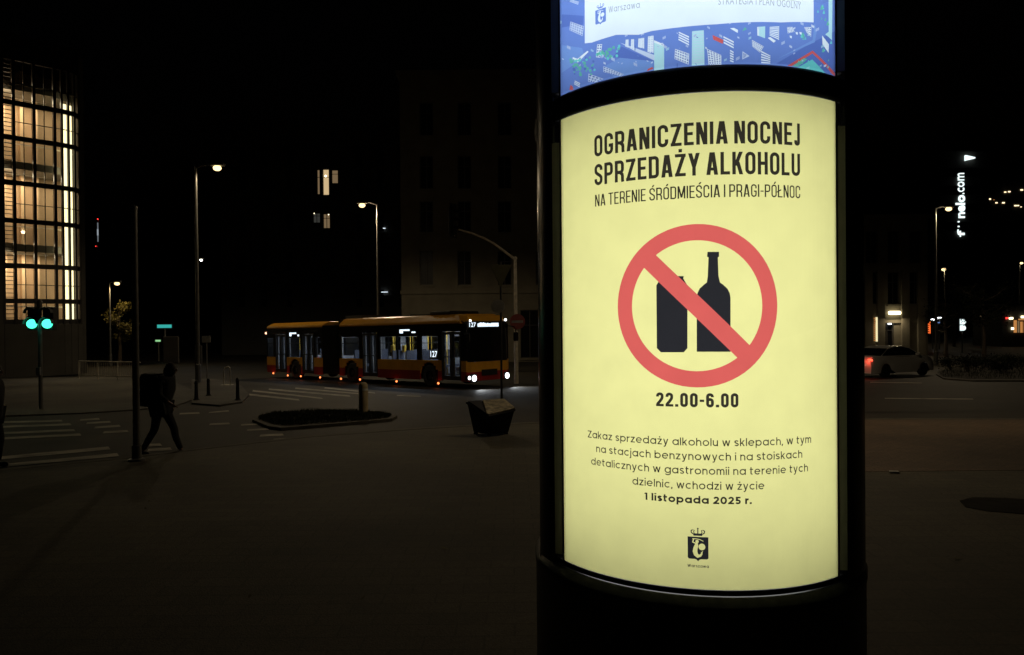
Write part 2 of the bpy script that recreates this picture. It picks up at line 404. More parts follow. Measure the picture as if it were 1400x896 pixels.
# local: x along facade, y into the building, z up
uL = 0; uE = FU(86)[0]
plan = [(FU(4)[0], 0), (FU(20)[0], 0), (FU(48)[0], 0), (FU(76)[0], 0), (uE, 0)]
ang = 0; x, y = plan[-1]
for k, (l, a) in enumerate(((.36, 8), (.40, 22), (.52, 48))):
    x += l * math.cos(math.radians(a)); y += l * math.sin(math.radians(a)); plan.append((x, y))
zb, zt = ZF(441), ZF(84)
D1 = 3.0
def wallbox(mb, p, q, z0, z1, t):
    p, q = Vector((*p, 0)), Vector((*q, 0)); d = (q - p).normalized(); n = Vector((-d.y, d.x, 0))
    a = [p - n * t * .3, q - n * t * .3, q + n * t * .7, p + n * t * .7]
    mb.prism([v + Vector((0, 0, z0)) for v in a], (0, 0, z1 - z0))
wallm = MB()
wallm.box(-7, plan[0][0] - .02, -.1, 6, 0, zt + 1.0)                        # pier left of the glazing
wallm.box(plan[0][0] - .02, plan[-1][0] + .3, D1 + .15, 6, 0, zt + 1)       # mass behind the stairwell
wallm.box(plan[-1][0] + .0, plan[-1][0] + .3, plan[-1][1] + .02, D1 + .15, 0, zt + 1)
wallm.build('wall', 'darkstone', b1)
MB().box(-7.1, plan[-1][0] + .4, -.15, 6.1, zt + 1.0, zt + 1.25).build('roof', 'mullion', b1)
pl = MB()
for a, b in zip(plan[:-1], plan[1:]): wallbox(pl, a, b, 0, zb - .1, .3)
pl.build('plinth', 'darkstone', b1)
MB().box(plan[0][0], plan[-1][0], D1 - .02, D1 + .14, zb - .3, zt).build('interior_wall', 'inwall', b1)
MB().box(plan[0][0] - .015, plan[0][0] + .05, .3, D1 - .03, zb - .3, zt).build('interior_wall', 'inwall', b1)
wc = MB()
for xx in (.62, 1.58, 2.3): wc.box(xx, xx + .22, D1 - .5, D1 - .03, zb - .2, zt)
wc.build('interior_column', 'inwall', b1)
tr = [ZF(v) for v in (146, 193, 253, 304, 364.5, 412, 440)]
thin = [ZF(v) for v in (120, 171, 281, 390)]
slabs = [ZF(v) for v in (118, 225, 337, 446)]
for k, z in enumerate(slabs):
    s_ = MB(); pts = [(plan[0][0] + .06, .45), (plan[3][0], .45), (plan[4][0] + .2, .75), (plan[-1][0] - .15, 1.2), (plan[-1][0] - .05, D1 - .04), (plan[0][0] + .06, D1 - .04)]
    s_.prism([(a, b, z - .3) for a, b in pts], (0, 0, .42)); s_.build('floor_slab', 'slab', b1)
    if k == 0: continue
    rl = MB().tube([(a, b, z + 1.12) for a, b in pts[:4]], .035, 6); rl.build('handrail', 'galv', b1)
for z in slabs[:3]:
    lamp('AREA', b1, (1.4, 1.5, z - .36), 150, (1, .80, .52), rot=(0, 0, 0), sx=2.6, sy=.5)
    lamp('AREA', b1, (.62, .5, z - 1.2), 42, (1, .8, .52), rot=(PI / 2, 0, .7), sx=.5, sy=1.6)  # extra unseen lamp added to brighten the louvred bay
    MB().box(.3, 2.9, 2.3, 2.4, z - .315, z - .302).build('ceiling_lamp', 'signwhite', b1)
    lamp('AREA', b1, (1.4, .62, z + .16), 12, (1, .74, .45), rot=(PI + .7, 0, 0), sx=2.6, sy=.12)
mu = MB()
for i, (x, y) in enumerate(plan):
    wd = .055 if i in (4, 5, 6, 7) else .075
    mu.box(x - wd, x + wd, y - .1, y + .12, zb - .1, zt)
mu.build('mullion', 'mullion', b1)
for z in tr + [zt + .4]:
    mt = MB(); hz = .6 if z > zt else .135
    for a, b in zip(plan[:-1], plan[1:]): wallbox(mt, a, b, z - hz, z + hz, .16)
    mt.build('transom', 'mullion', b1)
tn = MB()
for z in thin:
    for a, b in zip(plan[1:-1], plan[2:]): wallbox(tn, a, b, z - .02, z + .02, .05)
for a, b in zip(plan[1:3], plan[2:4]):
    tn.box((a[0] + b[0]) / 2 - .02, (a[0] + b[0]) / 2 + .02, -.02, .04, zb, zt)
tn.build('glazing_bar', 'mullion', b1)
z = zb
while z < zt:
    MB().box(plan[0][0] + .07, plan[1][0] - .07, -.03, .02, z, z + .04).build('louvre', 'mullion', b1); z += .235
for a, b in zip(plan[:-1], plan[1:]):
    g_ = MB(); wallbox(g_, a, b, zb, zt - .2, .016); g_.build('glass_pane', 'clear', b1)
for i in (4, 6):
    pass
for (a, b) in ((plan[4], plan[5]), (plan[5], plan[6])):
    mx_, my_ = (a[0] + b[0]) / 2, (a[1] + b[1]) / 2
    d = Vector((b[0] - a[0], b[1] - a[1], 0)).normalized(); n = Vector((-d.y, d.x, 0))
    c_ = Vector((mx_, my_, 0)) + n * .16
    q = MB(); q.prism([c_ + d * s1 + n * s2 + Vector((0, 0, zb + .1)) for s1, s2 in ((-.15, 0), (.15, 0), (.15, .06), (-.15, .06))], (0, 0, ZF(134) - zb - .1)); q.build('light_strip', 'led', b1)

# ------------------------------------------------------------------ dark buildings behind
def block(name, x0p, x1p, top, Y, depth, label, m='stone', wins=(), eave=True, rz=0, wsize=(1.05, 2.7), extra=None, cornice=True):
    a = P(x0p, top, Y); b = P(x1p, top, Y); z0 = gz(Y); H = a.z - z0; W = b.x - a.x
    r = empty(name, (a.x, Y, z0), label, 'building')
    cell = []                      # a wall with real openings, bay by bay
    xs = sorted(set([0, W] + [v for w_ in wins for v in (w_[0] - w_[2] / 2, w_[0] + w_[2] / 2)]))
    wl = MB()
    for u0, u1 in zip(xs[:-1], xs[1:]):
        um = (u0 + u1) / 2
        holes = sorted((w_[1], w_[1] + w_[3]) for w_ in wins if abs(w_[0] - um) < w_[2] / 2)
        z = 0
        for h0, h1 in holes:
            if h0 > z: wl.box(u0, u1, 0, .4, z, h0)
            z = h1
        wl.box(u0, u1, 0, .4, z, H)
    wl.box(0, W, .6, depth, 0, H)
    wl.build('wall', m, r)
    ct = MB(); ct.box(-.25, W + .25, -.35, depth, H, H + .35)
    ct.build('cornice', m, r)
    if cornice: MB().box(-.1, W + .1, -.15, -.002, H * .24, H * .24 + .3).build('string_course', m, r)
    for w_ in wins:
        u, z, ww, hh = w_[:4]; lit = w_[4] if len(w_) > 4 else 'winglass'
        f = MB(); t = .07
        f.box(u - ww / 2, u - ww / 2 + t, .18, .26, z, z + hh); f.box(u + ww / 2 - t, u + ww / 2, .18, .26, z, z + hh)
        f.box(u - ww / 2 + t, u + ww / 2 - t, .18, .26, z, z + t); f.box(u - ww / 2 + t, u + ww / 2 - t, .18, .26, z + hh - t, z + hh)
        f.box(u - ww / 2 + t, u + ww / 2 - t, .19, .25, z + hh * .68, z + hh * .68 + .05)
        if ww > .8: f.box(u - .03, u + .03, .185, .255, z + t, z + hh - t)
        fr = f.build('window', 'winframe', r)
        MB().box(u - ww / 2 + .02, u + ww / 2 - .02, .28, .3, z + .02, z + hh - .02).build('pane', lit, fr)
        if lit == 'winglass':
            MB().box(u - ww / 2 - .08, u + ww / 2 + .08, -.12, -.002, z - .16, z - .03).build('sill', m, fr)
    return r, W, H
def win_at(px0, py0, px1, py1, x0p, top, Y, lit):
    a = P(x0p, top, Y); z0 = gz(Y); p = P(px0, py1, Y); q = P(px1, py0, Y)
    return ((p.x + q.x) / 2 - a.x, p.z - z0, q.x - p.x, q.z - p.z, lit)
# apartment block with a few lit windows
Y2 = 85
w2 = [win_at(*v, 300, 170, Y2, m_) for v, m_ in (((433, 231.5, 437, 266), 'windim'), ((441, 231, 449.6, 267), 'winlit'), ((453, 232, 462, 251), 'windim'),
      ((427.5, 291, 437.6, 305), 'winfaint'), ((441.4, 292, 451, 312.5), 'windim'))]
for px in (330, 360, 395, 490, 520, 548):
    for py in (200, 232, 291, 345, 395): w2.append(win_at(px - 4, py, px + 5, py + 26, 300, 170, Y2, 'winglass'))
r2, W2, H2 = block('apartment_block', 300, 575, 170, Y2, 14, 'dark apartment block above the bus with few warm lit windows', 'darkstone', w2)
for px, py in ((444.6, 240.5), (448.6, 293.2), (429, 291.5)):
    q = P(px, py, Y2); MB().ball((q.x - r2.location.x, .22, q.z - r2.location.z), .14 if py < 250 else .07, 10).build('ceiling_lamp', 'bulb', r2, True)
for px, py, l in ((525.5, 312.5, .13), (526, 399.6, .36)):
    q = P(px, py, Y2); c_ = q - r2.location
    MB().box(c_.x - l, c_.x + l, -.2, -.02, c_.z - .03, c_.z + .03).build('wall_lamp', 'disp', r2)
# stone tenement
Y3 = 62
w3 = []
for px in (583, 635, 690, 742, 795, 850):
    for py0, py1 in ((140, 185), (213, 258), (275, 318), (343, 390)): w3.append(win_at(px - 9, py0, px + 9, py1, 546, 104, Y3, 'winglass'))
w3 += [win_at(712, 424, 737, 490, 546, 104, Y3, 'winglass'), win_at(560, 430, 590, 480, 546, 104, Y3, 'winglass'), win_at(618, 430, 648, 480, 546, 104, Y3, 'winglass')]
block('tenement', 546, 900, 104, Y3, 14, 'tall pale stuccoed tenement with dark windows behind the bus front', 'stone', w3)
# entrance building on the right
Y4 = 70
w4 = [win_at(px - 8, py, px + 8, py + 44, 1120, 300, Y4, 'winglass') for px in (1160, 1192, 1222, 1252) for py in (316, 372)]
w4 += [win_at(1206, 440, 1222, 478, 1120, 300, Y4, 'winglass')]
r4, W4, H4 = block('entrance_building', 1120, 1268, 300, Y4, 10, 'dark building behind the white car with a lit entrance lamp', 'stone', w4)
def at4(px, py): return P(px, py, Y4) - r4.location
c = at4(1221, 428)
MB().box(c.x - .55, c.x + .55, -.5, -.08, c.z - .17, c.z + .17).build('entrance_lamp', 'entr', r4, bevel=.12)
lamp('AREA', r4, (c.x, -.6, c.z - .3), 60, (1, .8, .5), rot=(-.5, 0, 0), sx=1.2, sy=.3)
c = at4(1198, 434); c1 = at4(1198, 467)
MB().box(c.x - .12, c.x + .12, -.25, -.1, c1.z, c.z).build('light_strip', 'strip', r4)
tk = MB()
for k in range(12): z = c1.z + (c.z - c1.z) * (k + .5) / 12; tk.box(c.x - .3, c.x - .14, -.24, -.12, z - .04, z + .04)
tk.build('light_strip', 'shop', r4)
c = at4(1215.5, 443); MB().box(c.x - .14, c.x + .14, -.2, -.05, c.z - .06, c.z + .06).build('door_lamp', 'lampwhite', r4)
pil = MB()
for px in (1186, 1203, 1236, 1258): c = at4(px, 400); pil.box(c.x - .35, c.x + .35, -.3, -.002, 0, H4 * .62)
pil.build('pilaster', 'stone', r4)

# tower with the tall lit letters
Y5 = 150
a5 = P(1284, 208, Y5); z5 = gz(Y5); W5 = P(1352, 208, Y5).x - a5.x; H5 = a5.z - z5
t5 = empty('office_tower', (a5.x, Y5, z5), 'dark office tower carrying tall white lit letters', 'building')
MB().box(0, W5, 0, 12, 0, H5).build('wall', 'darkstone', t5)
MB().box(-.3, W5 + .3, -.3, 12.3, H5, H5 + .6).build('roof', 'mullion', t5)
wm = MB()
for k in range(9): wm.box(.5, W5 - .5, -.06, -.01, 3 + k * 3.6, 4.8 + k * 3.6)
wm.build('window', 'winglass', t5)
def text_mesh(s, bold=0, space=1):
    cu = bpy.data.curves.new('t', 'FONT'); cu.body = s; cu.size = 1; cu.offset = bold; cu.resolution_u = 3; cu.space_character = space
    o = bpy.data.objects.new('t', cu); C.objects.link(o)
    bpy.context.view_layer.update()
    me = o.evaluated_get(bpy.context.evaluated_depsgraph_get()).to_mesh()
    v = [(p.co.x, p.co.y) for p in me.vertices]; f = [list(p.vertices) for p in me.polygons]
    o.evaluated_get(bpy.context.evaluated_depsgraph_get()).to_mesh_clear()
    bpy.data.objects.remove(o); bpy.data.curves.remove(cu)
    return v, f
CAPH = max(p[1] for p in text_mesh('H')[0])
def letters(s, bold, lo, hi, xl, xr, Y, base, parent, name='letter', m='signw', depth=.25):
    """one extruded mesh of letters running upward between two photo heights"""
    v, f = text_mesh(s, bold)
    x0 = min(p[0] for p in v); x1 = max(p[0] for p in v); ym = max(p[1] for p in v)
    za, zb_ = P(xl, lo, Y).z - base.z, P(xl, hi, Y).z - base.z
    hx = P(xr, (lo + hi) / 2, Y).x - base.x; wx = hx - (P(xl, (lo + hi) / 2, Y).x - base.x)
    k = wx / ym
    mb = MB(); mb.v = [Vector((hx - p[1] * k, -depth, za + (p[0] - x0) / (x1 - x0) * (zb_ - za))) for p in v]; mb.f = f
    bm = bmesh.new(); me = bpy.data.meshes.new(name); me.from_pydata([tuple(p) for p in mb.v], [], mb.f); bm.from_mesh(me)
    bmesh.ops.remove_doubles(bm, verts=bm.verts, dist=1e-4)
    r = bmesh.ops.extrude_face_region(bm, geom=bm.faces[:])
    for q in r['geom']:
        if isinstance(q, bmesh.types.BMVert): q.co.y += depth - .03
    bmesh.ops.recalc_face_normals(bm, faces=bm.faces); bm.to_mesh(me); bm.free(); me.materials.append(M[m])
    o = bpy.data.objects.new(name, me); C.objects.link(o); o.parent = parent; return o
letters('f', 0, 324, 314, 1308.5, 1318, Y5, t5.location, t5)
letters('n', .02, 298.5, 290.5, 1310, 1318, Y5, t5.location, t5)
letters('elo', .03, 290, 267, 1306, 1318, Y5, t5.location, t5)
letters('.com', 0, 266, 237, 1309, 1317.5, Y5, t5.location, t5)
for px, py in ((1310, 303.5), (1310, 310), (1312, 317)):
    q = P(px, py, Y5) - t5.location; MB().box(q.x - .14, q.x + .14, -.25, -.05, q.z - .13, q.z + .13).build('letter', 'signw', t5)
q0, q1, q2, q3 = [P(*v, Y5) - t5.location for v in ((1318, 213), (1331, 216), (1331, 217.5), (1318, 220.5))]
MB().prism([(v.x, -.6, v.z) for v in (q0, q1, q2, q3)], (0, .5, 0)).build('roof_floodlight', 'signw', t5)
# far building with scattered small lamps
Y6 = 190
a6 = P(1338, 250, Y6); W6 = P(1480, 250, Y6).x - a6.x; H6 = a6.z - gz(Y6)
t6 = empty('far_building', (a6.x, Y6, gz(Y6)), 'far dark building at right with rows of tiny lit windows', 'building')
MB().box(0, W6, 0, 12, 0, H6).build('wall', 'darkstone', t6)
MB().box(-.2, W6 + .2, -.2, 12.2, H6, H6 + .5).build('roof', 'mullion', t6)
for px, py, s_ in ((1343, 274.5, .22), (1352.5, 272.5, .26), (1362, 277.6, .2), (1371.5, 277.6, .24), (1374, 263, .2), (1379.5, 262.4, .22), (1396.5, 260, .24), (1388, 281.5, .22), (1391.5, 281.4, .18), (1395.5, 283.2, .12), (1347.5, 277.5, .08), (1358.5, 273.5, .08), (1342, 268, .06)):
    q = P(px, py, Y6) - t6.location; MB().box(q.x - s_ * 1.2, q.x + s_ * 1.2, -.2, -.02, q.z - s_ * .62, q.z + s_ * .62).build('window', 'spark' if s_ > .1 else 'shop', t6)
# small lit signs in the street on the right
def lit_sign(name, px0, py0, px1, py1, Y, m, label, cat, rows=0, group=None, post=True):
    a = P(px0, py1, Y); b = P(px1, py0, Y); z0 = gz(Y); cx = (a.x + b.x) / 2
    r = empty(name, (cx, Y, z0), label, cat, group); hw = (b.x - a.x) / 2
    MB().box(-hw - .1, hw + .1, .02, .25, a.z - z0 - .1, b.z - z0 + .1).build('case', 'blackmatt', r)
    fm = MB()
    if rows:
        hh = (b.z - a.z) / rows
        for k in range(rows): fm.box(-hw, hw, -.02, .016, a.z - z0 + hh * (k + .2), a.z - z0 + hh * (k + .75))
        fm.box(hw - .12, hw, -.018, .014, a.z - z0, b.z - z0 - hh * .3)
    else: fm.box(-hw, hw, -.02, .016, a.z - z0, b.z - z0)
    fm.build('lit_face', m, r)
    if post: MB().tube([(0, .14, 0), (0, .14, a.z - z0 - .1)], .07, 8).build('post', 'pole', r)
    return r
lit_sign('neon_sign', 1264.5, 439, 1272, 456.5, 80, 'orange', 'orange neon ladder-like sign behind the white car', 'neon sign', 6)
lit_sign('information_sign', 215, 444, 234.5, 448.6, 70, 'cyan', 'wide teal lit sign board on a post in the far street', 'lit sign')
lit_sign('information_sign', 212.5, 464.8, 219.5, 467.4, 72, 'greensm', 'tiny pale green lit sign below the wide teal one', 'lit sign')
# pair of half-round white lit panels
r = empty('round_sign', (P(1317, 445, 75).x, 75, gz(75)), 'pair of white half-round lit panels one above the other', 'lit sign')
for yc in (440.2, 448.6):
    q = P(1317, yc, 75); z = q.z - gz(75); pts = [(-.27, 0, z + .27), (-.27, 0, z - .27)] + [(-.02 + .29 * math.cos(a * PI / 10 - PI / 2), 0, z + .27 * math.sin(a * PI / 10 - PI / 2)) for a in range(11)]
    MB().prism(pts, (0, .12, 0)).build('lit_face', 'signw', r)
MB().box(-.35, .35, .14, .3, P(1317, 453.5, 75).z - gz(75), P(1317, 435.5, 75).z - gz(75)).build('case', 'blackmatt', r)
MB().tube([(0, .2, 0), (0, .2, P(1317, 453.5, 75).z - gz(75))], .06, 8).build('post', 'pole', r)
# lit shop front far right
Y7 = 90
a7 = P(1372, 425, Y7); r = empty('shop_front', (a7.x, Y7, gz(Y7)), 'low shop front with warm orange lights at the right edge', 'shop')
def at7(px, py): return P(px, py, Y7) - r.location
c0, c1 = at7(1372, 425), at7(1440, 462)
MB().box(0, c1.x, .3, 6, 0, c0.z + .6).build('wall', 'darkstone', r)
MB().box(-.2, c1.x + .2, -.5, 6.1, c0.z + .6, c0.z + .8).build('roof', 'mullion', r)
for px0, px1, py0, py1, m_ in ((1377, 1379.4, 434, 436.5, 'redlamp'), (1381.5, 1386, 434, 436.8, 'entr'), (1394.5, 1407, 436, 438, 'shop'), (1398, 1404, 432, 435, 'entr'), (1388, 1391, 438, 455, 'shop'), (1393.5, 1394.5, 439, 455, 'windim'), (1397, 1399, 440, 455, 'shop'), (1384.5, 1387, 448, 451, 'entr'), (1402, 1408, 440, 455, 'shop')):
    p, q = at7(px0, py1), at7(px1, py0); MB().box(p.x, q.x, .1, .28, p.z, q.z).build('shop_lamp', m_, r)
# tiny lights of the far street
for px, py, m_, s_, lab in ((1275, 437, 'lampwhite', .1, 'small white lamp left of the pair beyond the neon sign'), (1284.5, 435.3, 'lampwhite', .11, 'small white lamp standing right of the neon sign'), (1283.5, 441.3, 'blue', .06, 'tiny blue lamp under the white one right of the neon sign'), (1341.5, 433, 'windim', .08, 'tiny faint lamp right of the half-round panels')):
    Y = 85; q = P(px, py, Y); z = q.z - gz(Y)
    r = empty('garden_lamp', (q.x, Y, gz(Y)), lab, 'lamp', 'small lamps along the far street')
    MB().box(-s_ * 1.5, s_ * 1.5, -s_, s_, z - s_, z + s_).build('lens', m_, r)
    MB().tube([(0, 0, 0), (0, 0, z - s_)], .05, 6).build('post', 'pole', r)
# far mast on the left
Yh = 420; q = P(134.5, 300, Yh); q1 = P(134.5, 337, Yh)
r = empty('tower_mast', (q.x, Yh, gz(Yh)), 'far thin lattice tower with pale lights and red tip', 'mast')
zt_, zb2 = q.z - gz(Yh), q1.z - gz(Yh)
MB().tube([(0, 0, 0), (0, 0, zb2), (0, 0, zt_)], [1.5, .8, .2], 6).build('mast_shaft', 'pole', r)
MB().box(-.22, .22, -.9, -.5, zb2 + 2.5, zt_ - 2).build('lit_face', emit('pale_mast_lights', (.8, .9, 1), .16), r)
MB().box(-.3, .3, -1, -.6, zb2 + 6, zb2 + 9.5).build('lit_face', emit('pale_mast_light', (.8, .9, 1), .35), r)
MB().ball((0, -.6, zt_), .36, 8).build('lamp', 'redlamp', r); MB().ball((-1.3, -.6, zb2), .3, 8).build('lamp', 'redlamp', r)

# ------------------------------------------------------------------ trees and shrubs
def tree(name, base, H, R, n, label, m, seed, lo=.35, group='street trees'):
    rnd = random.Random(seed); r = empty(name, base, label, 'tree', group)
    t = MB(); t.tube([(0, 0, 0), (.05, 0, H * .25), (-.04, .05, H * .5), (.02, 0, H * .85)], [.17, .13, .1, .03], 9)
    tips = []
    for k in range(16):
        a = rnd.uniform(0, 2 * PI); z = H * rnd.uniform(lo, .8); l = R * rnd.uniform(.55, 1) * (1.15 - abs(z / H - .6))
        e = Vector((math.cos(a) * l, math.sin(a) * l, z + l * rnd.uniform(.15, .7))); mid = Vector((e.x * .5, e.y * .5, z + (e.z - z) * .35))
        t.tube([(0, 0, z), mid, e], [.06, .04, .012], 6); tips += [e, mid.lerp(e, .5)]
        for q in range(2):
            e2_ = mid + Vector((rnd.uniform(-1, 1), rnd.uniform(-1, 1), rnd.uniform(-.1, 1))) * l * .45
            t.tube([mid, e2_], [.03, .008], 5); tips.append(e2_)
    t.build('trunk', 'bark', r, True)
    f = MB()
    for k in range(n):
        c = rnd.choice(tips) + Vector((rnd.gauss(0, 1), rnd.gauss(0, 1), rnd.gauss(0, .8))) * R * .17
        a = Vector((rnd.uniform(-1, 1), rnd.uniform(-1, 1), rnd.uniform(-.7, .7))).normalized(); b = a.cross(Vector((rnd.uniform(-1, 1), rnd.uniform(-1, 1), 1))).normalized()
        s_ = rnd.uniform(.05, .11); f.poly([c - a * s_, c + b * s_ * .5, c + a * s_, c - b * s_ * .5])
    f.build('crown', m, r)
    return r
p = P(163, 440, 61.5); tree('street_tree', (p.x, 61.5, gz(61.5)), 6.0, 1.0, 3600, 'small tree lit yellow by the street lamp among its leaves', 'leaf', 11)
p = P(1304, 400, 92); tree('street_tree', (p.x, 92, gz(92)), 13.6, 2.6, 3200, 'slim dark tree whose top hides part of the lit letters', 'leafdark', 12, .3)
p = P(1345, 440, 60); tree('street_tree', (p.x, 60, gz(60)), 6.5, 2.2, 3500, 'dark rounded tree right of the half-round lit panels', 'leafdark', 13)
p = P(1240, 440, 66); tree('street_tree', (p.x + 3.4, 66, gz(66)), 6, 1.6, 2500, 'dark tree between the entrance building and the neon sign', 'leafdark', 14)
def shrub(base, R, H, n, label, seed, group):
    rnd = random.Random(seed); r = empty('shrub', base, label, 'shrub', group); s_ = MB(); tips = []
    for k in range(9):
        a = rnd.uniform(0, 2 * PI); e = Vector((math.cos(a) * R * rnd.uniform(.3, .9), math.sin(a) * R * rnd.uniform(.3, .9), H * rnd.uniform(.45, .9)))
        s_.tube([(0, 0, 0), e * .5 + Vector((0, 0, .08)), e], [.02, .015, .006], 5); tips += [e, e * .7]
    s_.build('stem', 'bark', r); f = MB()
    for k in range(n):
        c = rnd.choice(tips) + Vector((rnd.gauss(0, .22) * R, rnd.gauss(0, .22) * R, rnd.gauss(0, .14) * H)); c.z = max(c.z, .03)
        a = Vector((rnd.uniform(-1, 1), rnd.uniform(-1, 1), rnd.uniform(-.6, .6))).normalized(); b = a.cross(Vector((rnd.uniform(-1, 1), rnd.uniform(-1, 1), 1))).normalized()
        q = rnd.uniform(.03, .07); f.poly([c - a * q, c + b * q * .5, c + a * q, c - b * q * .5])
    f.build('foliage', 'leafdark', r)
rs = random.Random(5)
for k, (px, py) in enumerate(((1300, 508), (1322, 510), (1345, 505), (1368, 511), (1392, 503), (1330, 501), (1378, 500), (1412, 510))):
    q = G(px, py); shrub((q.x, q.y, q.z + .06), rs.uniform(.6, .9), rs.uniform(.45, .8), 900, 'low dark leafy shrub in the planted verge behind the white car', 30 + k, 'shrubs in the verge')
rnd = random.Random(88)
for k in range(26):
    x, y = rnd.uniform(-7, 9), rnd.uniform(5.5, 13)
    if -.4 < x - .8 < .4: continue
    a = rnd.uniform(0, PI); s_ = rnd.uniform(.025, .05); u = Vector((math.cos(a), math.sin(a), 0)); v = Vector((-math.sin(a), math.cos(a), 0)); z = gz(y) + .108
    c = Vector((x, y, z)); mb = MB()
    mb.poly([c - u * s_, c - v * s_ * .45 + Vector((0, 0, .008)), c + u * s_ + Vector((0, 0, .014)), c + v * s_ * .45 + Vector((0, 0, .004))])
    tag(mb.build('fallen_leaf', 'leaf'), 'dry fallen leaf lying on the dark paving', 'leaf', 'fallen leaves on the plaza')
q = G(1222, 657); mb = MB(); mb.prism([(q.x - .07, q.y - .03, q.z + .106), (q.x + .06, q.y - .05, q.z + .106), (q.x + .08, q.y + .02, q.z + .106), (q.x - .03, q.y + .05, q.z + .106)], (0, .02, .02))
tag(mb.build('paper_scrap', 'signwhite'), 'white crumpled scrap of paper on the plaza right of the column', 'litter')


# ------------------------------------------------------------------ advertising column
CX, CY, CR, PHI = .8136, 3.390, .69, -.2105
def cyl(s, h, R=CR): a = PHI + s / CR; return Vector((R * math.sin(a), -R * math.cos(a), CAM_H + h))
def SH(px, py):
    d = ray(px, py); ox, oy = -CX, -CY
    A = d.x * d.x + d.y * d.y; B = ox * d.x + oy * d.y; D = B * B - A * (ox * ox + oy * oy - CR * CR)
    t = (-B - math.sqrt(max(D, 0))) / A
    x, y = ox + d.x * t, oy + d.y * t
    return ((math.atan2(x, -y) - PHI) * CR, d.z * t)
HT, HB, HBL, HP = .825, -.9757, .9224, .5959
col = empty('advertising_column', (CX, CY, 0), 'tall black round advertising column with two lit posters, yellow notice below', 'advertising column')

class Sheet:
    """print laid out flat on the film: later layers cover earlier ones, then the film is curved"""
    def __init__(s, s0, s1, h0, h1):
        s.v = []; s.f = []; s.k = []; s.b = (s0, s1, h0, h1)
        s.add('base', [(s0, h0), (s1, h0), (s1, h1), (s0, h1)])
    def add(s, key, pts):
        s0, s1, h0, h1 = s.b
        pts = [(min(max(x, s0), s1), min(max(y, h0), h1)) for x, y in pts]
        q = []
        for p in pts:
            if not q or abs(p[0] - q[-1][0]) + abs(p[1] - q[-1][1]) > 1e-6: q.append(p)
        if len(q) > 2 and abs(q[0][0] - q[-1][0]) + abs(q[0][1] - q[-1][1]) < 1e-6: q.pop()
        if len(q) < 3: return
        ar = sum(a[0] * b[1] - b[0] * a[1] for a, b in zip(q, q[1:] + q[:1]))
        if abs(ar) < 1e-9: return
        if ar < 0: q = q[::-1]
        i = len(s.v); s.v += q; s.f.append(list(range(i, i + len(q)))); s.k.append(key)
    def px(s, key, pts): s.add(key, [SH(*p) for p in pts])
    def line(s, key, pts, w, closed=False):
        pts = [Vector(p) for p in pts]; n = len(pts)
        ws = w if hasattr(w, '__len__') else [w] * n
        L = []
        for k in range(n):
            a = pts[(k - 1) % n] if closed or k else None; b = pts[(k + 1) % n] if closed or k < n - 1 else None
            d1 = (pts[k] - a).normalized() if a is not None else None; d2 = (b - pts[k]).normalized() if b is not None else None
            d1 = d1 or d2; d2 = d2 or d1
            nn = Vector((-d1.y - d2.y, d1.x + d2.x)).normalized(); c = max(.45, nn.dot(Vector((-d1.y, d1.x))))
            L.append((pts[k] + nn * ws[k] / 2 / c, pts[k] - nn * ws[k] / 2 / c))
        for k in range(n if closed else n - 1):
            a, b = L[k], L[(k + 1) % n]; s.add(key, [a[0], a[1], b[1], b[0]])
    def text(s, key, t, sa, sb, base, cap, bold=0, dy=0, space=1):
        v, f = text_mesh(t, bold, space); x0 = min(p[0] for p in v); x1 = max(p[0] for p in v)
        for q in f: s.add(key, [(sa + (v[i][0] - x0) / (x1 - x0) * (sb - sa), base + v[i][1] * cap / CAPH + dy * (v[i][0] - x0) / (x1 - x0)) for i in q])
    def build(s, parts, parent):
        """parts: key -> (object name, material); one mesh per object name"""
        s0, s1, h0, h1 = s.b; E = []; n = 56
        vv = [Vector(p) for p in s.v]
        for k in range(1, n):
            x = s0 + (s1 - s0) * k / n; i = len(vv); vv += [Vector((x, h0)), Vector((x, h1))]; E.append((i, i + 1))
        V, _, F, _, _, _ = delaunay_2d_cdt(vv, E, s.f, 1, 1e-6)
        cen = np.array([[sum(V[i][0] for i in f) / len(f), sum(V[i][1] for i in f) / len(f)] for f in F]); top_ = np.zeros(len(F), int)
        for k in range(1, len(s.f)):          # the last layer that covers a triangle's middle gives its ink
            q = np.array([s.v[i] for i in s.f[k]]); lo, hi = q.min(0), q.max(0)
            c_ = np.nonzero((cen[:, 0] >= lo[0]) & (cen[:, 0] <= hi[0]) & (cen[:, 1] >= lo[1]) & (cen[:, 1] <= hi[1]))[0]
            if not len(c_): continue
            x, yy = cen[c_, 0], cen[c_, 1]; ins = np.zeros(len(c_), bool)
            for (x0, y0), (x1, y1) in zip(q, np.roll(q, -1, 0)):
                if y0 == y1: continue
                ins ^= ((y0 > yy) != (y1 > yy)) & (x < (x1 - x0) * (yy - y0) / (y1 - y0) + x0)
            top_[c_[ins]] = k
        groups = {}
        for f, k in zip(F, top_):
            nm, m = parts[s.k[k]]; groups.setdefault(nm, []).append((f, m))
        root = None
        for nm in [parts['base'][0]] + [g for g in groups if g != parts['base'][0]]:
            fs = groups[nm]; used = {}; me = bpy.data.meshes.new(nm); ms = []
            vs2 = []; fl = []
            for f, m in fs:
                if m not in ms: ms.append(m)
                r_ = []
                for i in f:
                    if i not in used: used[i] = len(vs2); vs2.append(tuple(cyl(*V[i])))
                    r_.append(used[i])
                fl.append(r_)
            me.from_pydata(vs2, [], fl)
            for m in ms: me.materials.append(m)
            for p, (f, m) in zip(me.polygons, fs): p.material_index = ms.index(m)
            o = bpy.data.objects.new(nm, me); C.objects.link(o)
            o.parent = parent if root is None else root
            root = root or o
        return root

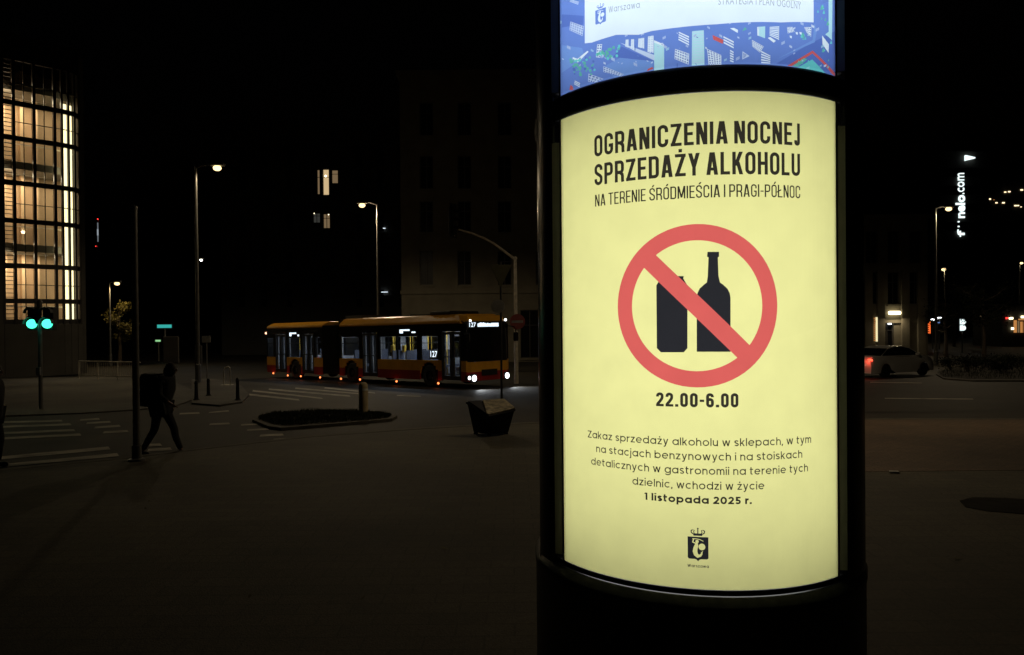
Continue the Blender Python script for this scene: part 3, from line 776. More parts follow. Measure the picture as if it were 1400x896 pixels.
def arc(cx, cy, r, a0, a1, n=8): return [(cx + r * math.cos(math.radians(a0 + (a1 - a0) * k / n)), cy + r * math.sin(math.radians(a0 + (a1 - a0) * k / n))) for k in range(n + 1)]
def glyph(ch, w):
    """condensed capitals, cap height 1: (advance width, [strokes]); stroke = ('l', pts, closed) or ('p', polygon)"""
    W = .46 if w > .1 else .40
    acc = []
    base = {'Ż': 'Z', 'Ś': 'S', 'Ó': 'O', 'Ł': 'L', 'Ć': 'C'}.get(ch, ch)
    if base in 'EL': W *= .88
    if base in 'AY': W *= 1.08
    if base == 'I': W = w
    if base == 'J': W *= .66
    if base == 'M': W *= 1.3
    if base == '.': W = w
    if base == '-': W *= .55
    if base == ' ': return (.17, [])
    l, r, b, t = w / 2, W - w / 2, w / 2, 1 - w / 2; q = (r - l) / 2; m = (l + r) / 2
    S = []
    L = lambda *p, closed=False: S.append(('l', list(p), closed))
    def bar(x0, x1, y0, y1): S.append(('p', [(x0, y0), (x1, y0), (x1, y1), (x0, y1)]))
    def par(x0, y0, x1, y1, k=1.12): S.append(('p', [(x0 - w * k / 2, y0), (x0 + w * k / 2, y0), (x1 + w * k / 2, y1), (x1 - w * k / 2, y1)]))
    top = arc(m, t - q, q, 0, 180); bot = arc(m, b + q, q, 180, 360)
    if base in 'O0': L(*(arc(m, t - q, q, 0, 180) + bot), closed=True)
    elif base == 'C': L(*([(r, .66)] + top + bot + [(r, .34)]))
    elif base == 'G': L(*([(r, .68)] + top + bot + [(r, .5 - w / 2)])); bar(m, W, .5 - w, .5)
    elif base == 'S': L(*([(r, .70)] + top + [(l, .70), (l + .01, .63), (l + .07, .56), (m, .5), (r - .07, .44), (r - .01, .37), (r, .30)] + bot[::-1] + [(l, .30)]))
    elif base == 'J': L(*([(r, 1)] + bot[::-1] + [(l, .24)]))
    elif base == 'U': L(*([(l, 1)] + bot + [(r, 1)]))
    elif base == 'D': bar(0, w, 0, 1); k = q * .8; L(*([(w, t), (r - k, t)] + arc(r - k, t - k, k, 90, 0)[1:] + arc(r - k, b + k, k, 0, -90) + [(w, b)]))
    elif base in 'PR':
        y = .45; k = min(q * .85, (t - y) / 2); bar(0, w, 0, 1)
        L(*([(w, t), (r - k, t)] + arc(r - k, t - k, k, 90, 0)[1:] + arc(r - k, y + k, k, 0, -90) + [(w, y)]))
        if base == 'R': L((m + .02, y), (r - .015, y - .1), (r, y - .2), (r, .1), (r + .015, 0))
    elif base == 'N': bar(0, w, 0, 1); bar(W - w, W, 0, 1); par(w * .62, 1, W - w * .62, 0)
    elif base == 'M': bar(0, w, 0, 1); bar(W - w, W, 0, 1); par(w * .6, 1, W / 2, .08); par(W - w * .6, 1, W / 2, .08)
    elif base == 'A': par(w * .56, 0, W / 2 - w * .18, 1); par(W - w * .56, 0, W / 2 + w * .18, 1); bar(W * .25, W * .75, .19, .19 + w * .9)
    elif base == 'Z': bar(0, W, 1 - w * .95, 1); bar(0, W, 0, w * .95); par(w * .6, w * .5, W - w * .6, 1 - w * .5)
    elif base == 'E': bar(0, w, 0, 1); bar(w, W, 1 - w * .95, 1); bar(w, W, 0, w * .95); bar(w, W * .9, .51 - w * .47, .51 + w * .47)
    elif base == 'L': bar(0, w, 0, 1); bar(w, W, 0, w * .95)
    elif base == 'H': bar(0, w, 0, 1); bar(W - w, W, 0, 1); bar(w, W - w, .5 - w / 2, .5 + w / 2)
    elif base == 'K': bar(0, w, 0, 1); par(w * .9, .38, W - w * .55, 1); par(W * .5, .56, W - w * .5, 0)
    elif base == 'Y': par(w * .56, 1, W / 2, .40); par(W - w * .56, 1, W / 2, .40); bar(W / 2 - w / 2, W / 2 + w / 2, 0, .46)
    elif base == 'T': bar(0, W, 1 - w * .95, 1); bar(W / 2 - w / 2, W / 2 + w / 2, 0, 1)
    elif base == 'I': bar(0, w, 0, 1)
    elif base == '.': bar(0, w, 0, w)
    elif base == '-': bar(0, W, .46 - w * .45, .46 + w * .45)
    elif base == '2': L(*([(l, .70)] + top[::-1] + [(r, .66), (r - .02, .57), (m, .36), (l + .02, .2), (l, w * .6)])); bar(0, W, 0, w * .95)
    elif base == '6': L(*([(r, .72)] + top + bot + arc(m, .56 - q, q, 0, 180)))
    if ch == 'Ż': bar(W / 2 - w * .5, W / 2 + w * .5, 1.07, 1.07 + w)
    if ch in 'ŚÓĆ': S.append(('p', [(W * .42, 1.06), (W * .42 + w, 1.06), (W * .66 + w, 1.24), (W * .66 - w * .1, 1.24)]))
    if ch == 'Ł': S.append(('p', [(-.07, .36), (W * .72, .56), (W * .72, .56 + w * 1.05), (-.07, .36 + w * 1.05)]))
    return (W, S)
def condensed(sh, key, text, sa, sb, base, cap, w, gap=.1, wide=None):
    x = 0; out = []
    for ch in text:
        W, S = glyph(ch, w)
        if wide and ch in '2006': pass
        out.append((x, S)); x += W + (gap if ch != ' ' else 0)
    x -= gap; kx = (sb - sa) / x
    for x0, S in out:
        for st in S:
            if st[0] == 'p': sh.add(key, [(sa + (x0 + px) * kx, base + py * cap) for px, py in st[1]])
            else: sh.line(key, [(sa + (x0 + px) * kx, base + py * cap) for px, py in st[1]], w * (kx + cap) / 2, st[2])

def round_glyph(ch, w):
    """wide geometric letters, ascender height 1, x-height X; same stroke format as the condensed capitals"""
    X, S = .745, []
    L = lambda *p, closed=False: S.append(('l', list(p), closed))
    def par(x0, y0, x1, y1, k=1.1): S.append(('p', [(x0 - w * k / 2, y0), (x0 + w * k / 2, y0), (x1 + w * k / 2, y1), (x1 - w * k / 2, y1)]))
    def bar(x0, x1, y0, y1): S.append(('p', [(x0, y0), (x1, y0), (x1, y1), (x0, y1)]))
    def el(cx, cy, rx, ry, a0, a1, n=14): return [(cx + rx * math.cos(math.radians(a0 + (a1 - a0) * k / n)), cy + ry * math.sin(math.radians(a0 + (a1 - a0) * k / n))) for k in range(n + 1)]
    base = {'ż': 'z'}.get(ch, ch); ow = .80
    rx, ry, cy = (ow - w) / 2, (X - w) / 2, X / 2; cx = ow / 2
    if base in 'oadbpg':
        L(*el(cx, cy, rx, ry, 0, 360, 24)[:-1], closed=True); W = ow
        if base == 'a': bar(ow - w, ow, 0, X)
        if base == 'd': bar(ow - w, ow, 0, 1)
        if base == 'b': bar(0, w, 0, 1)
        if base == 'p': bar(0, w, -.27, X)
        if base == 'g': bar(ow - w, ow, .02, X); L(*el(cx, .02, rx, .24, 0, -150, 12))
    elif base == 'c': W = ow * .9; L(*el(cx, cy, rx, ry, 48, 312, 18))
    elif base == 'e': W = ow; L(*el(cx, cy, rx, ry, 0, 318, 20)); bar(w, ow - w * .5, cy - w * .42, cy + w * .42)
    elif base in 'nhm':
        aw = .64 if base != 'm' else .56; bar(0, w, 0, 1 if base == 'h' else X); rr = (aw - w) / 2; W = aw
        for k in range(2 if base == 'm' else 1):
            o = k * (aw - w); L(*(el(o + aw / 2, X - w / 2 - rr, rr, rr, 180, 0, 12) + [(o + aw - w / 2, 0)])); W = o + aw
    elif base == 'u': W = .64; rr = (W - w) / 2; L(*([(w / 2, X)] + el(W / 2, w / 2 + rr, rr, rr, 180, 360, 12) + [(W - w / 2, X)])); bar(W - w, W, 0, X)
    elif base == 'r': W = .40; bar(0, w, 0, X); L(*el(.40, X - w / 2 - .28, .40 - w / 2, .28, 180, 88, 8))
    elif base == 's':
        W = .56; l, r, t, b, m = w / 2, W - w / 2, X - w / 2, w / 2, W / 2; q = (t - b) / 4
        L(*(el(m, t - q, m - l, q, 25, 180, 10) + [(l + .04, X / 2 + q * .55), (m, X / 2), (r - .04, X / 2 - q * .55)] + el(m, b + q, m - l, q, 0, -155, 10)))
    elif base == 't': W = .44; L(*([(.15, .95), (.15, .22)] + el(.31, .22, .16, .22 - w / 2, 180, 285, 6))); bar(0, .42, X - w, X)
    elif base in 'iIl1':
        W = w
        if base == 'i': bar(0, w, 0, X); bar(-.015, w + .015, .88, 1.02)
        elif base == '1': W = w + .12; bar(.12, W, 0, .97); par(.06, .80, .17, .97)
        else: bar(0, w, 0, 1)
    elif base == 'j': W = w; L(*([(w / 2, X), (w / 2, -.1)] + el(w / 2 - .15, -.1, .15, .13, 0, -95, 6))); bar(-.015, w + .015, .88, 1.02)
    elif base == 'k': W = .60; bar(0, w, 0, 1); par(w * .7, .27, W - w * .62, X, 1.25); par(.27, .40, W - w * .6, 0, 1.25)
    elif base == 'z': W = .58; bar(0, W, X - w * .95, X); bar(0, W, 0, w * .95); par(w * .65, w * .5, W - w * .65, X - w * .5, 1.3)
    elif base == 'Z': W = .70; bar(0, W, .97 - w * .95, .97); bar(0, W, 0, w * .95); par(w * .65, w * .5, W - w * .65, .97 - w * .5, 1.3)
    elif base == 'y': W = .66; par(w * .55, X, W / 2, .0); L((W - w * .55, X), (W / 2, 0), (W / 2 - .07, -.16), (W / 2 - .16, -.22), (W / 2 - .26, -.22))
    elif base == 'w': W = 1.0; [par(a, y0, b, X - y0) for a, y0, b in ((w * .55, X, .28, ), (.28, 0, .5), (.5, X, .72), (.72, 0, 1 - w * .55))]
    elif base == 'W': W = 1.2; [par(a, y0, b, .97 - y0) for a, y0, b in ((w * .55, .97, .34), (.34, 0, .6), (.6, .97, .86), (.86, 0, 1.2 - w * .55))]
    elif base == ',': W = w * 1.1; par(w * .25, -.14, w * .7, .12)
    elif base == '.': W = w * 1.1; bar(0, w * 1.1, 0, w * 1.1)
    elif base == '2': W = .66; L(*(el(W / 2, .66, W / 2 - w / 2, .31 - w / 2, 170, -25, 12) + [(W * .55, .36), (w * .7, w * .7)])); bar(0, W, 0, w * .95)
    elif base == '0': W = .74; L(*el(W / 2, .485, W / 2 - w / 2, .485 - w / 2, 0, 360, 22)[:-1], closed=True)
    elif base == '5': W = .64; bar(.08, W - .03, .97 - w * .95, .97); par(.08 + w * .45, .44, .11 + w * .5, .97); L(*([(.1, .5)] + el(W / 2 - .02, .31, W / 2 - w / 2 + .02, .31 - w / 2, 110, -150, 14)))
    else: return (.36, [])
    if ch == 'ż': bar(W / 2 - w * .6, W / 2 + w * .6, .88, .88 + w * 1.15)
    return (W, S)
def rounded(sh, key, text, sa, sb, base, asc, w, gap=.155, tilt=0):
    x = 0; out = []
    for ch in text:
        W, S = round_glyph(ch, w); out.append((x, S)); x += W + (gap if ch != ' ' else 0)
    x -= gap; kx = (sb - sa) / x; f = lambda x0, p: (sa + (x0 + p[0]) * kx, base + p[1] * asc + tilt * (x0 + p[0]) / x)
    for x0, S in out:
        for st in S:
            if st[0] == 'p': sh.add(key, [f(x0, p) for p in st[1]])
            else: sh.line(key, [f(x0, p) for p in st[1]], w * (kx + asc) / 2, st[2])

def crest(sh, ink, hole, c, k, flip=lambda p: p):
    """crowned shield with a sword-bearing mermaid; design units are zoomed photo pixels about (537, 490), y down"""
    T = lambda pts: [(c[0] + (x - 537) * k, c[1] - (y - 490) * k) for x, y in pts]
    sh.add(ink, T([(397, 338), (678, 338), (678, 625), (670, 640), (655, 647), (578, 648), (556, 656), (537, 678), (518, 656), (496, 648), (420, 647), (405, 640), (397, 625)]))
    sh.add(hole, T(arc(525, 402, 23, 0, 360, 16)[:-1])); sh.add(hole, T(arc(590, 475, 46, 0, 360, 22)[:-1]))
    sh.line(hole, T([(512, 432), (466, 412), (478, 370)]), k * 15); sh.line(hole, T([(462, 366), (520, 366), (565, 374), (610, 396)]), k * 9)
    sh.line(hole, T([(520, 420), (516, 460), (502, 500), (496, 540), (508, 580), (535, 606), (568, 598), (588, 570), (586, 545)]), [k * v for v in (28, 52, 58, 62, 58, 46, 32, 22, 12)])
    sh.add(hole, T([(586, 560), (556, 544), (572, 552), (584, 552), (606, 528), (598, 556)]))
    sh.add(ink, T([(478, 322), (592, 322), (604, 290), (466, 290)])); sh.line(ink, T([(470, 296), (448, 280), (445, 256), (462, 242)]), k * 14)
    sh.line(ink, T([(602, 296), (624, 280), (627, 256), (610, 242)]), k * 14); sh.line(ink, T([(492, 296), (478, 270), (490, 246)]), k * 10)
    sh.line(ink, T([(580, 296), (594, 270), (582, 246)]), k * 10); sh.line(ink, T([(536, 300), (536, 212)]), k * 14); sh.line(ink, T([(524, 222), (548, 222)]), k * 9)
    sh.line(ink, T([(462, 242), (490, 246)]), k * 7); sh.line(ink, T([(582, 246), (610, 242)]), k * 7)

# --- yellow notice
INKC = (.035, .031, .022)
TM = {k: translucent('film_' + k, c) for k, c in dict(yellow=(.82, .80, .335), ink=INKC, navy=(.021, .0215, .026), red=(.67, .115, .105),
      blue=(.14, .25, .68), deep=(.10, .18, .57), white=(.70, .84, .98), ice=(.42, .74, .86), pale=(.52, .66, .9), mid=(.17, .32, .74),
      leafg=(.12, .48, .42), brick=(.58, .12, .13), mint=(.14, .62, .66), greyink=(.30, .38, .52)).items()}
y = Sheet(-HP, HP, HB, HT)
condensed(y, 'ink', 'OGRANICZENIA NOCNEJ', -.398, .398, .6375, .0815, .15, .1)
condensed(y, 'ink', 'SPRZEDAŻY ALKOHOLU', -.398, .398, .5265, .0815, .15, .1)
condensed(y, 'ink', 'NA TERENIE ŚRÓDMIEŚCIA I PRAGI-PÓŁNOC', -.396, .398, .4455, .0455, .1, .085)
condensed(y, 'ink', '22.00-6.00', -.1475, .1475, -.3135, .0505, .185, .105)
for t, hw_, b_ in (('Zakaz sprzedaży alkoholu w sklepach, w tym', .443, -.454), ('na stacjach benzynowych i na stoiskach', .400, -.506), ('detalicznych w gastronomii na terenie tych', .4265, -.558), ('dzielnic, wchodzi w życie', .241, -.612)):
    rounded(y, 'ink', t, -hw_, hw_, b_, .0285, .136)
rounded(y, 'ink', '1 listopada 2025 r.', -.1934, .1934, -.664, .0275, .215, .13)
RC = (0, .0545)
def z2(px, py): return SH(740 + px / 2.987, 290 + py / 2.987)
can = [(484, 262), (582, 262), (580, 272), (597, 300), (597, 556), (582, 573), (488, 573), (472, 556), (470, 300), (486, 274)]
bottle = [(679, 163), (726, 163), (726, 183), (721, 185), (724, 262), (730, 288)] + [(744, 298), (760, 313), (770, 332), (773, 352)] + [(773, 571), (635, 571)] + [(635, 352), (638, 332), (647, 313), (663, 298), (676, 288), (680, 262), (683, 185), (677, 183)]
y.add('can', [z2(*p) for p in can]); y.add('bottle', [z2(*p) for p in bottle])
ro, ri, bw = .2965, .2375, .0318
d1 = Vector((1, -1)).normalized(); d2 = Vector((1, 1)).normalized(); rc_ = Vector(RC)
y.add('sign', [tuple(rc_ + d1 * a * (ri + .02) + d2 * b * bw) for a, b in ((-1, -1), (1, -1), (1, 1), (-1, 1))])
n_ = 72
for k in range(n_):
    a0, a1 = 2 * PI * k / n_, 2 * PI * (k + 1) / n_
    y.add('sign', [(RC[0] + r_ * math.cos(a), RC[1] + r_ * math.sin(a)) for r_, a in ((ri, a0), (ro, a0), (ro, a1), (ri, a1))])
k_ = .0367 * 2 / 281
ca = SH(953.9, 749.2); crest(y, 'crest', 'base', (0, ca[1]), k_)
rounded(y, 'crest', 'Warszawa', -.0375, .0375, SH(953, 776.0)[1], .0108, .17, .2)
ypost = y.build({'base': ('poster', TM['yellow']), 'ink': ('lettering', TM['ink']), 'can': ('can_silhouette', TM['navy']), 'bottle': ('bottle_silhouette', TM['navy']),
                 'sign': ('prohibition_symbol', TM['red']), 'crest': ('crest', TM['navy'])}, col)
ypost['label'] = 'yellow lit notice with the crossed-out bottle and can'

# --- blue city poster above
b = Sheet(-HP, HP, HBL, HBL + 1.80)
def A(px, py): return (780 + px / 6.89, py / 6.89)
def B(px, py): return (960 + px / 6.89, py / 6.89)
rb = random.Random(21)
b.px('deep', [B(700, 600), B(1000, 420), B(1260, 300), B(1260, 720)]); b.px('mid', [B(700, 560), B(900, 470), B(1060, 400), B(1080, 300), B(1060, 220), B(1040, 380)])
b.px('mid', [A(300, 640), A(520, 520), A(780, 580), A(760, 660), A(420, 760)]); b.px('deep', [A(480, 440), A(790, 580), A(600, 560), A(400, 540)])
b.px('deep', [(768, 20), (798, 22), (797, 34), (768, 38)]); b.px('mid', [(768, 62), (796, 66), (800, 80), (768, 100)])
def slats(pts, n, key='white', w=.55):
    (x0, y0), (x1, y1), (x2, y2), (x3, y3) = pts     # top edge p0-p1, bottom edge p3-p2
    for k in range(n):
        a, c = k / n, (k + w) / n
        f = lambda q, e0, e1: (e0[0] + (e1[0] - e0[0]) * q, e0[1] + (e1[1] - e0[1]) * q)
        b.px(key, [f(a, pts[0], pts[3]), f(a, pts[1], pts[2]), f(c, pts[1], pts[2]), f(c, pts[0], pts[3])])
def lattice(pts, n, m, key='white', hole='deep', w=.6):
    b.px(key, pts)
    f = lambda q, e0, e1: (e0[0] + (e1[0] - e0[0]) * q, e0[1] + (e1[1] - e0[1]) * q)
    for i in range(n):
        for j in range(m):
            u0, u1 = (i + .2) / n, (i + .2 + w) / n; v0, v1 = (j + .25) / m, (j + .25 + w * .9) / m
            g = lambda u, v: f(v, f(u, pts[0], pts[1]), f(u, pts[3], pts[2]))
            b.px(hole, [g(u0, v0), g(u1, v0), g(u1, v1), g(u0, v1)])
lattice([A(0, 205), A(125, 250), A(112, 340), A(-10, 285)], 6, 4, 'pale')
slats([A(0, 0), A(80, 18), A(70, 50), A(-10, 20)], 3, 'pale')
b.px('white', [A(20, 560), A(70, 590), A(170, 490), A(160, 480), A(66, 556), A(22, 540)])
lattice([A(252, 420), A(298, 418), A(280, 545), A(240, 540)], 2, 5)
b.px('ice', [A(786, 380), A(882, 420), A(882, 655), A(788, 670)]); b.px('white', [A(786, 380), A(882, 420), A(882, 440), A(786, 402)])
b.px('pale', [A(470, 405), A(790, 520), A(790, 572), A(600, 480)])
for x, t, u in ((520, 375, 450), (572, 372, 470), (640, 365, 455), (668, 360, 460), (730, 345, 500), (756, 340, 500)): lattice([A(x, t), A(x + 26, t - 2), A(x + 26, u), A(x - 4, u - 10)], 1, 7, 'white', 'pale')
b.px('deep', [A(605, 430), A(614, 430), A(610, 480), A(603, 478)])
slats([A(1020, 300), A(1116, 345), A(1116, 440), A(1016, 388)], 4)
b.px('ice', [A(1145, 296), A(1256, 286), A(1262, 612), A(1142, 620)])
for k in range(12): b.px('pale', [A(1148, 306 + k * 26), A(1254, 298 + k * 26), A(1254, 303 + k * 26), A(1148, 311 + k * 26)])
lattice([A(985, 462), A(1118, 508), A(1112, 610), A(980, 556)], 6, 4); b.px('deep', [A(1000, 600), A(1012, 596), A(1010, 640), A(1000, 640)])
lattice([A(1290, 470), A(1420, 530), A(1420, 625), A(1300, 625)], 6, 5)
lattice([A(310, 625), A(500, 700), A(480, 730), A(310, 680)], 8, 3, 'pale'); lattice([A(170, 695), A(310, 745), A(240, 790), A(165, 770)], 4, 3, 'pale')
slats([A(40, 760), A(90, 785), A(84, 830), A(32, 800)], 3); b.px('brick', [A(0, 800), A(22, 820), A(26, 850), A(-10, 850)])
b.px('brick', [A(730, 650), A(770, 632), A(782, 650), A(720, 672)])
for k in range(46):
    x, t = rb.uniform(0, 230), rb.uniform(540, 700); t = t + (230 - x) * .05
    q = rb.uniform(7, 17); b.px(rb.choice(('leafg', 'leafg', 'mint', 'deep')), [A(x + q * math.cos(a), t + q * math.sin(a)) for a in (0, 1.2, 2.4, 3.7, 5)])
for k in range(24):
    x, t = rb.uniform(240, 460), rb.uniform(410, 560); t = max(t, 620 - x * .42)
    q = rb.uniform(8, 17); b.px(rb.choice(('leafg', 'leafg', 'mint')), [A(x + q * math.cos(a), t + q * 1.2 * math.sin(a)) for a in (0, 1.2, 2.4, 3.7, 5)])
b.px('brick', [B(98, 332), B(200, 378), B(194, 415), B(104, 374)]); slats([B(200, 342), B(298, 392), B(296, 470), B(204, 420)], 3)
slats([B(262, 470), B(296, 490), B(296, 600), B(262, 590)], 5); lattice([B(45, 462), B(178, 520), B(178, 605), B(66, 605)], 5, 6)
b.px('pale', [B(380, 484), B(446, 530), B(378, 562)]); slats([B(386, 500), B(420, 520), B(400, 545), B(386, 550)], 4, 'deep')
lattice([B(470, 378), B(580, 440), B(545, 496), B(472, 440)], 6, 4); slats([B(556, 480), B(642, 526), B(642, 608), B(556, 608)], 5)
b.px('ice', [B(520, 255), B(594, 250), B(592, 362), B(522, 335)]); b.px('white', [B(518, 255), B(534, 254), B(534, 340), B(520, 335)])
slats([B(636, 255), B(726, 250), B(724, 385), B(634, 340)], 7, 'white', .6); b.px('white', [B(618, 360), B(640, 350), B(694, 386), B(674, 404)])
lattice([B(800, 258), B(850, 255), B(870, 300), B(806, 316)], 4, 4); lattice([B(960, 258), B(1028, 258), B(1026, 350), B(985, 310)], 4, 4)
for x, t in ((890, 316), (926, 316), (834, 350)): b.px('white', [B(x - 10, t - 14), B(x + 12, t - 8), B(x + 8, t + 14), B(x - 6, t + 6)])
b.px('white', [B(262, 268), B(300, 264), B(338, 284), B(334, 312)]); b.px('leafg', [B(378, 296), B(402, 258), B(422, 276)])
b.px('ice', [B(1190, -60), B(1228, -60), B(1222, 380), B(1160, 325), B(1192, 300)]); b.px('white', [B(1130, 336), B(1194, 420), B(1190, 500), B(1134, 420)])
b.px('brick', [B(800, 622), B(1040, 478), B(1250, 690), B(1250, 720), B(1225, 700), B(1040, 505), B(840, 626)]); b.px('mint', [B(900, 640), B(1036, 562), B(1160, 690), B(1000, 680)])
b.px('leafg', [B(850, 626), B(960, 550), B(990, 560), B(900, 632)])
for k in range(26):
    x, t = rb.choice(((rb.uniform(1080, 1190), rb.uniform(20, 300)), (rb.uniform(1090, 1240), rb.uniform(380, 660)), (rb.uniform(880, 1000), rb.uniform(560, 620)), (rb.uniform(930, 990), rb.uniform(320, 370))))
    q = rb.uniform(10, 24); b.px(rb.choice(('leafg', 'mint', 'leafg')), [B(x - q * .6, t + q), B(x + q * .6, t + q * .9), B(x + q * .1, t - q)])
for k in range(26):
    x, t = rb.uniform(-100, 1360), rb.uniform(250, 640); q = rb.uniform(4, 12)
    b.px(rb.choice(('pale', 'mid', 'deep', 'white')), [A(x, t), A(x + q * 1.6, t + q * .6), A(x + q * 1.5, t + q * 1.2), A(x, t + q * .6)])
for k in range(60):
    x, t = rb.uniform(-120, 2500), rb.uniform(190, 680); q = rb.uniform(14, 34)
    p4 = [A(x, t), A(x + q, t + q * .5), A(x + q, t + q * 1.3), A(x, t + q * .8)] if rb.random() < .5 else [A(x, t + q * .5), A(x + q, t), A(x + q, t + q * .8), A(x, t + q * 1.3)]
    if rb.random() < .6: slats(p4, rb.choice((3, 4)), rb.choice(('white', 'pale', 'ice', 'pale')))
    else: lattice(p4, 3, 3, rb.choice(('white', 'pale')), rb.choice(('deep', 'mid')))
pan = [(799.6, 59.5), (809, 58.5), (842.4, 47.9), (872.9, 47.9), (890.3, 42.8), (925.1, 38), (980, 33.4), (1007.9, 31.2), (1041.3, 30.2), (1067.4, 30.9), (1090.6, 30.2), (1112.4, 30.9)]
pp = [SH(*p) for p in pan]; b.add('panel', pp + [(SH(1114.6, 0)[0], HBL + 1.45), (SH(801.5, 0)[0], HBL + 1.45)])
s0, h0 = SH(813.7, 38.9); s1, h1 = SH(828.1, 33)
ce = SH(821, 22); crest(b, 'emblem', 'panel', (ce[0], ce[1]), (s1 - s0) / 281)
wa, wb = SH(832, 17.2), SH(874.5, 10.2)
rounded(b, 'small', 'Warszawa', wa[0], wb[0], wa[1] - .002, .025, .12, .22, wb[1] - wa[1])
wa, wb = SH(982, 6.8), SH(1095, 13.4)
b.text('small', 'STRATEGIA I PLAN OGÓLNY', wa[0], wb[0], wa[1], .026, -.006, wb[1] - wa[1], 1.05)
wl_ = SH(1040, -1); b.add('small', [SH(1075, -1), SH(1095, 3), SH(1095, 3.6), SH(1075, -.4)])
bpost = b.build({'base': ('poster', TM['blue']), 'deep': ('city_picture', TM['deep']), 'mid': ('city_picture', TM['mid']), 'white': ('city_picture', TM['white']), 'pale': ('city_picture', TM['pale']),
                 'ice': ('city_picture', TM['ice']), 'leafg': ('city_picture', TM['leafg']), 'mint': ('city_picture', TM['mint']), 'brick': ('city_picture', TM['brick']),
                 'panel': ('text_panel', TM['white']), 'emblem': ('crest', TM['blue']), 'small': ('lettering', TM['greyink'])}, col)
bpost['label'] = 'blue lit poster with an isometric city drawing'

# --- body of the column
HTOP = HBL + 1.80
def ringpart(name, prof, m, a0=0, a1=360, n=96):
    """lathe of (radius, height above camera level); angles from the poster centre"""
    mb = MB(); full = a1 - a0 >= 360
    mb.lathe([(r, CAM_H + h) for r, h in prof], 0, 0, n, PHI - PI / 2 + math.radians(a0), PHI - PI / 2 + math.radians(a1))
    return mb.build(name, m, col, True)
HL = HB - .024
ringpart('plinth', [(.0, -CAM_H + .1), (.75, -CAM_H + .1), (.75, -CAM_H + .26), (.712, -CAM_H + .30), (.712, HL - .075), (.7145, HL - .072), (.7165, HL - .060), (.7165, HL - .042), (.70, HL - .037), (0, HL - .037)], 'plinth')
ringpart('frame_ring', [(.60, HT + .002), (.692, HT + .002), (.701, HT + .012), (.704, (HT + HBL) / 2), (.701, HBL - .012), (.692, HBL - .002), (.60, HBL - .002)], 'blackmatt')
ringpart('frame_ring', [(.60, HB - .002), (.6915, HB - .002), (.6915, HL + .002), (.60, HL + .002)], 'blackmatt')
ringpart('ledge', [(.6935, HL - .001), (.700, HL - .006), (.7155, HL - .031), (.7170, HL - .034), (.7165, HL - .037), (.70, HL - .038)], 'ledge')
ringpart('cap', [(.0, HTOP + .002), (.72, HTOP + .002), (.76, HTOP + .06), (.76, HTOP + .22), (.70, HTOP + .30), (.3, HTOP + .42), (0, HTOP + .45)], 'black')
MB().lathe([(0, CAM_H + (HT + HBL) / 2), (.6, CAM_H + (HT + HBL) / 2)], n=32).build('divider', 'signwhite', col)  # unseen white disc, added to part and reflect the two poster lights
for off, hw_ in ((61.7, 8.6), (180, 9), (-60.2, 7.2)):
    mb = MB()
    prof = [(-hw_ - .8, .66), (-hw_, .705), (-hw_ + 1, .714), (-hw_ + 3, .7185), (0, .7195), (hw_ - 3, .7185), (hw_ - 1, .714), (hw_, .705), (hw_ + .8, .66)]
    pts = []
    for a, r_ in prof:
        t = PHI + math.radians(off + a); pts.append(Vector((r_ * math.sin(t), -r_ * math.cos(t), CAM_H + HL + .004)))
    mb.prism(pts, (0, 0, HTOP - HL - .006)); mb.build('post', 'black', col, True)
def strip(a_in, a_out, r_in, r_out, h0, h1, m, name):
    mb = MB(); pts = []
    for a, r_ in ((a_in, r_in), (a_out, r_out), (a_out, r_out - .02), (a_in, r_in - .02)):
        t = PHI + math.radians(a); pts.append(Vector((r_ * math.sin(t), -r_ * math.cos(t), CAM_H + h0)))
    mb.prism(pts, (0, 0, h1 - h0)); return mb.build(name, m, col)
for sg in (-1, 1):
    ai = 49.55
    strip(sg * ai, sg * (ai + .75), .6905, .6925, HL + .004, HTOP - .004, 'blackmatt', 'gasket')
    for h0, h1 in ((HB + .02, HT - .09), (HBL + .02, HTOP - .05)):
        strip(sg * (ai + .8), sg * (ai + (3.0 if sg < 0 else 2.5)), .693, .712, h0, h1, 'trim', 'trim_strip')
        t = PHI + math.radians(70.4 if sg > 0 else -67.5); MB().tube([(.7075 * math.sin(t), -.7075 * math.cos(t), CAM_H + v) for v in (h0 - .12, h1)], .004, 6).build('edge_strip', 'alu', col)  # thin metal line added for the bright reflection along the post edge
for a0, a1 in ((70.3, 170), (190, 289.7)):
    ringpart('back_panel', [(.69, HL + .01), (.69, HTOP - .01)], 'blackmatt', a0, a1, 40)
for h0, h1 in ((HB, HT), (HBL, HTOP)):
    ringpart('glass_pane', [(.7, h0 + .004), (.7, h1 - .004)], 'clear', -50.6, 50.6, 48)
ringpart('light_block', [(.14, HL + .01), (.14, HTOP - .02)], 'blackmatt')  # unseen black cylinder, added to keep the lamp light from leaking
for h0, h1, pw in ((HB, HT, 11.4), (HBL, HTOP, 15.5)):
    lp = Vector((.20 * math.sin(PHI), -.20 * math.cos(PHI), CAM_H + (h0 + h1) / 2 + .025))
    lamp('AREA', col, lp, pw, (1, 1, 1), rot=(-PI / 2, 0, PHI), sx=.98, sy=1.76)

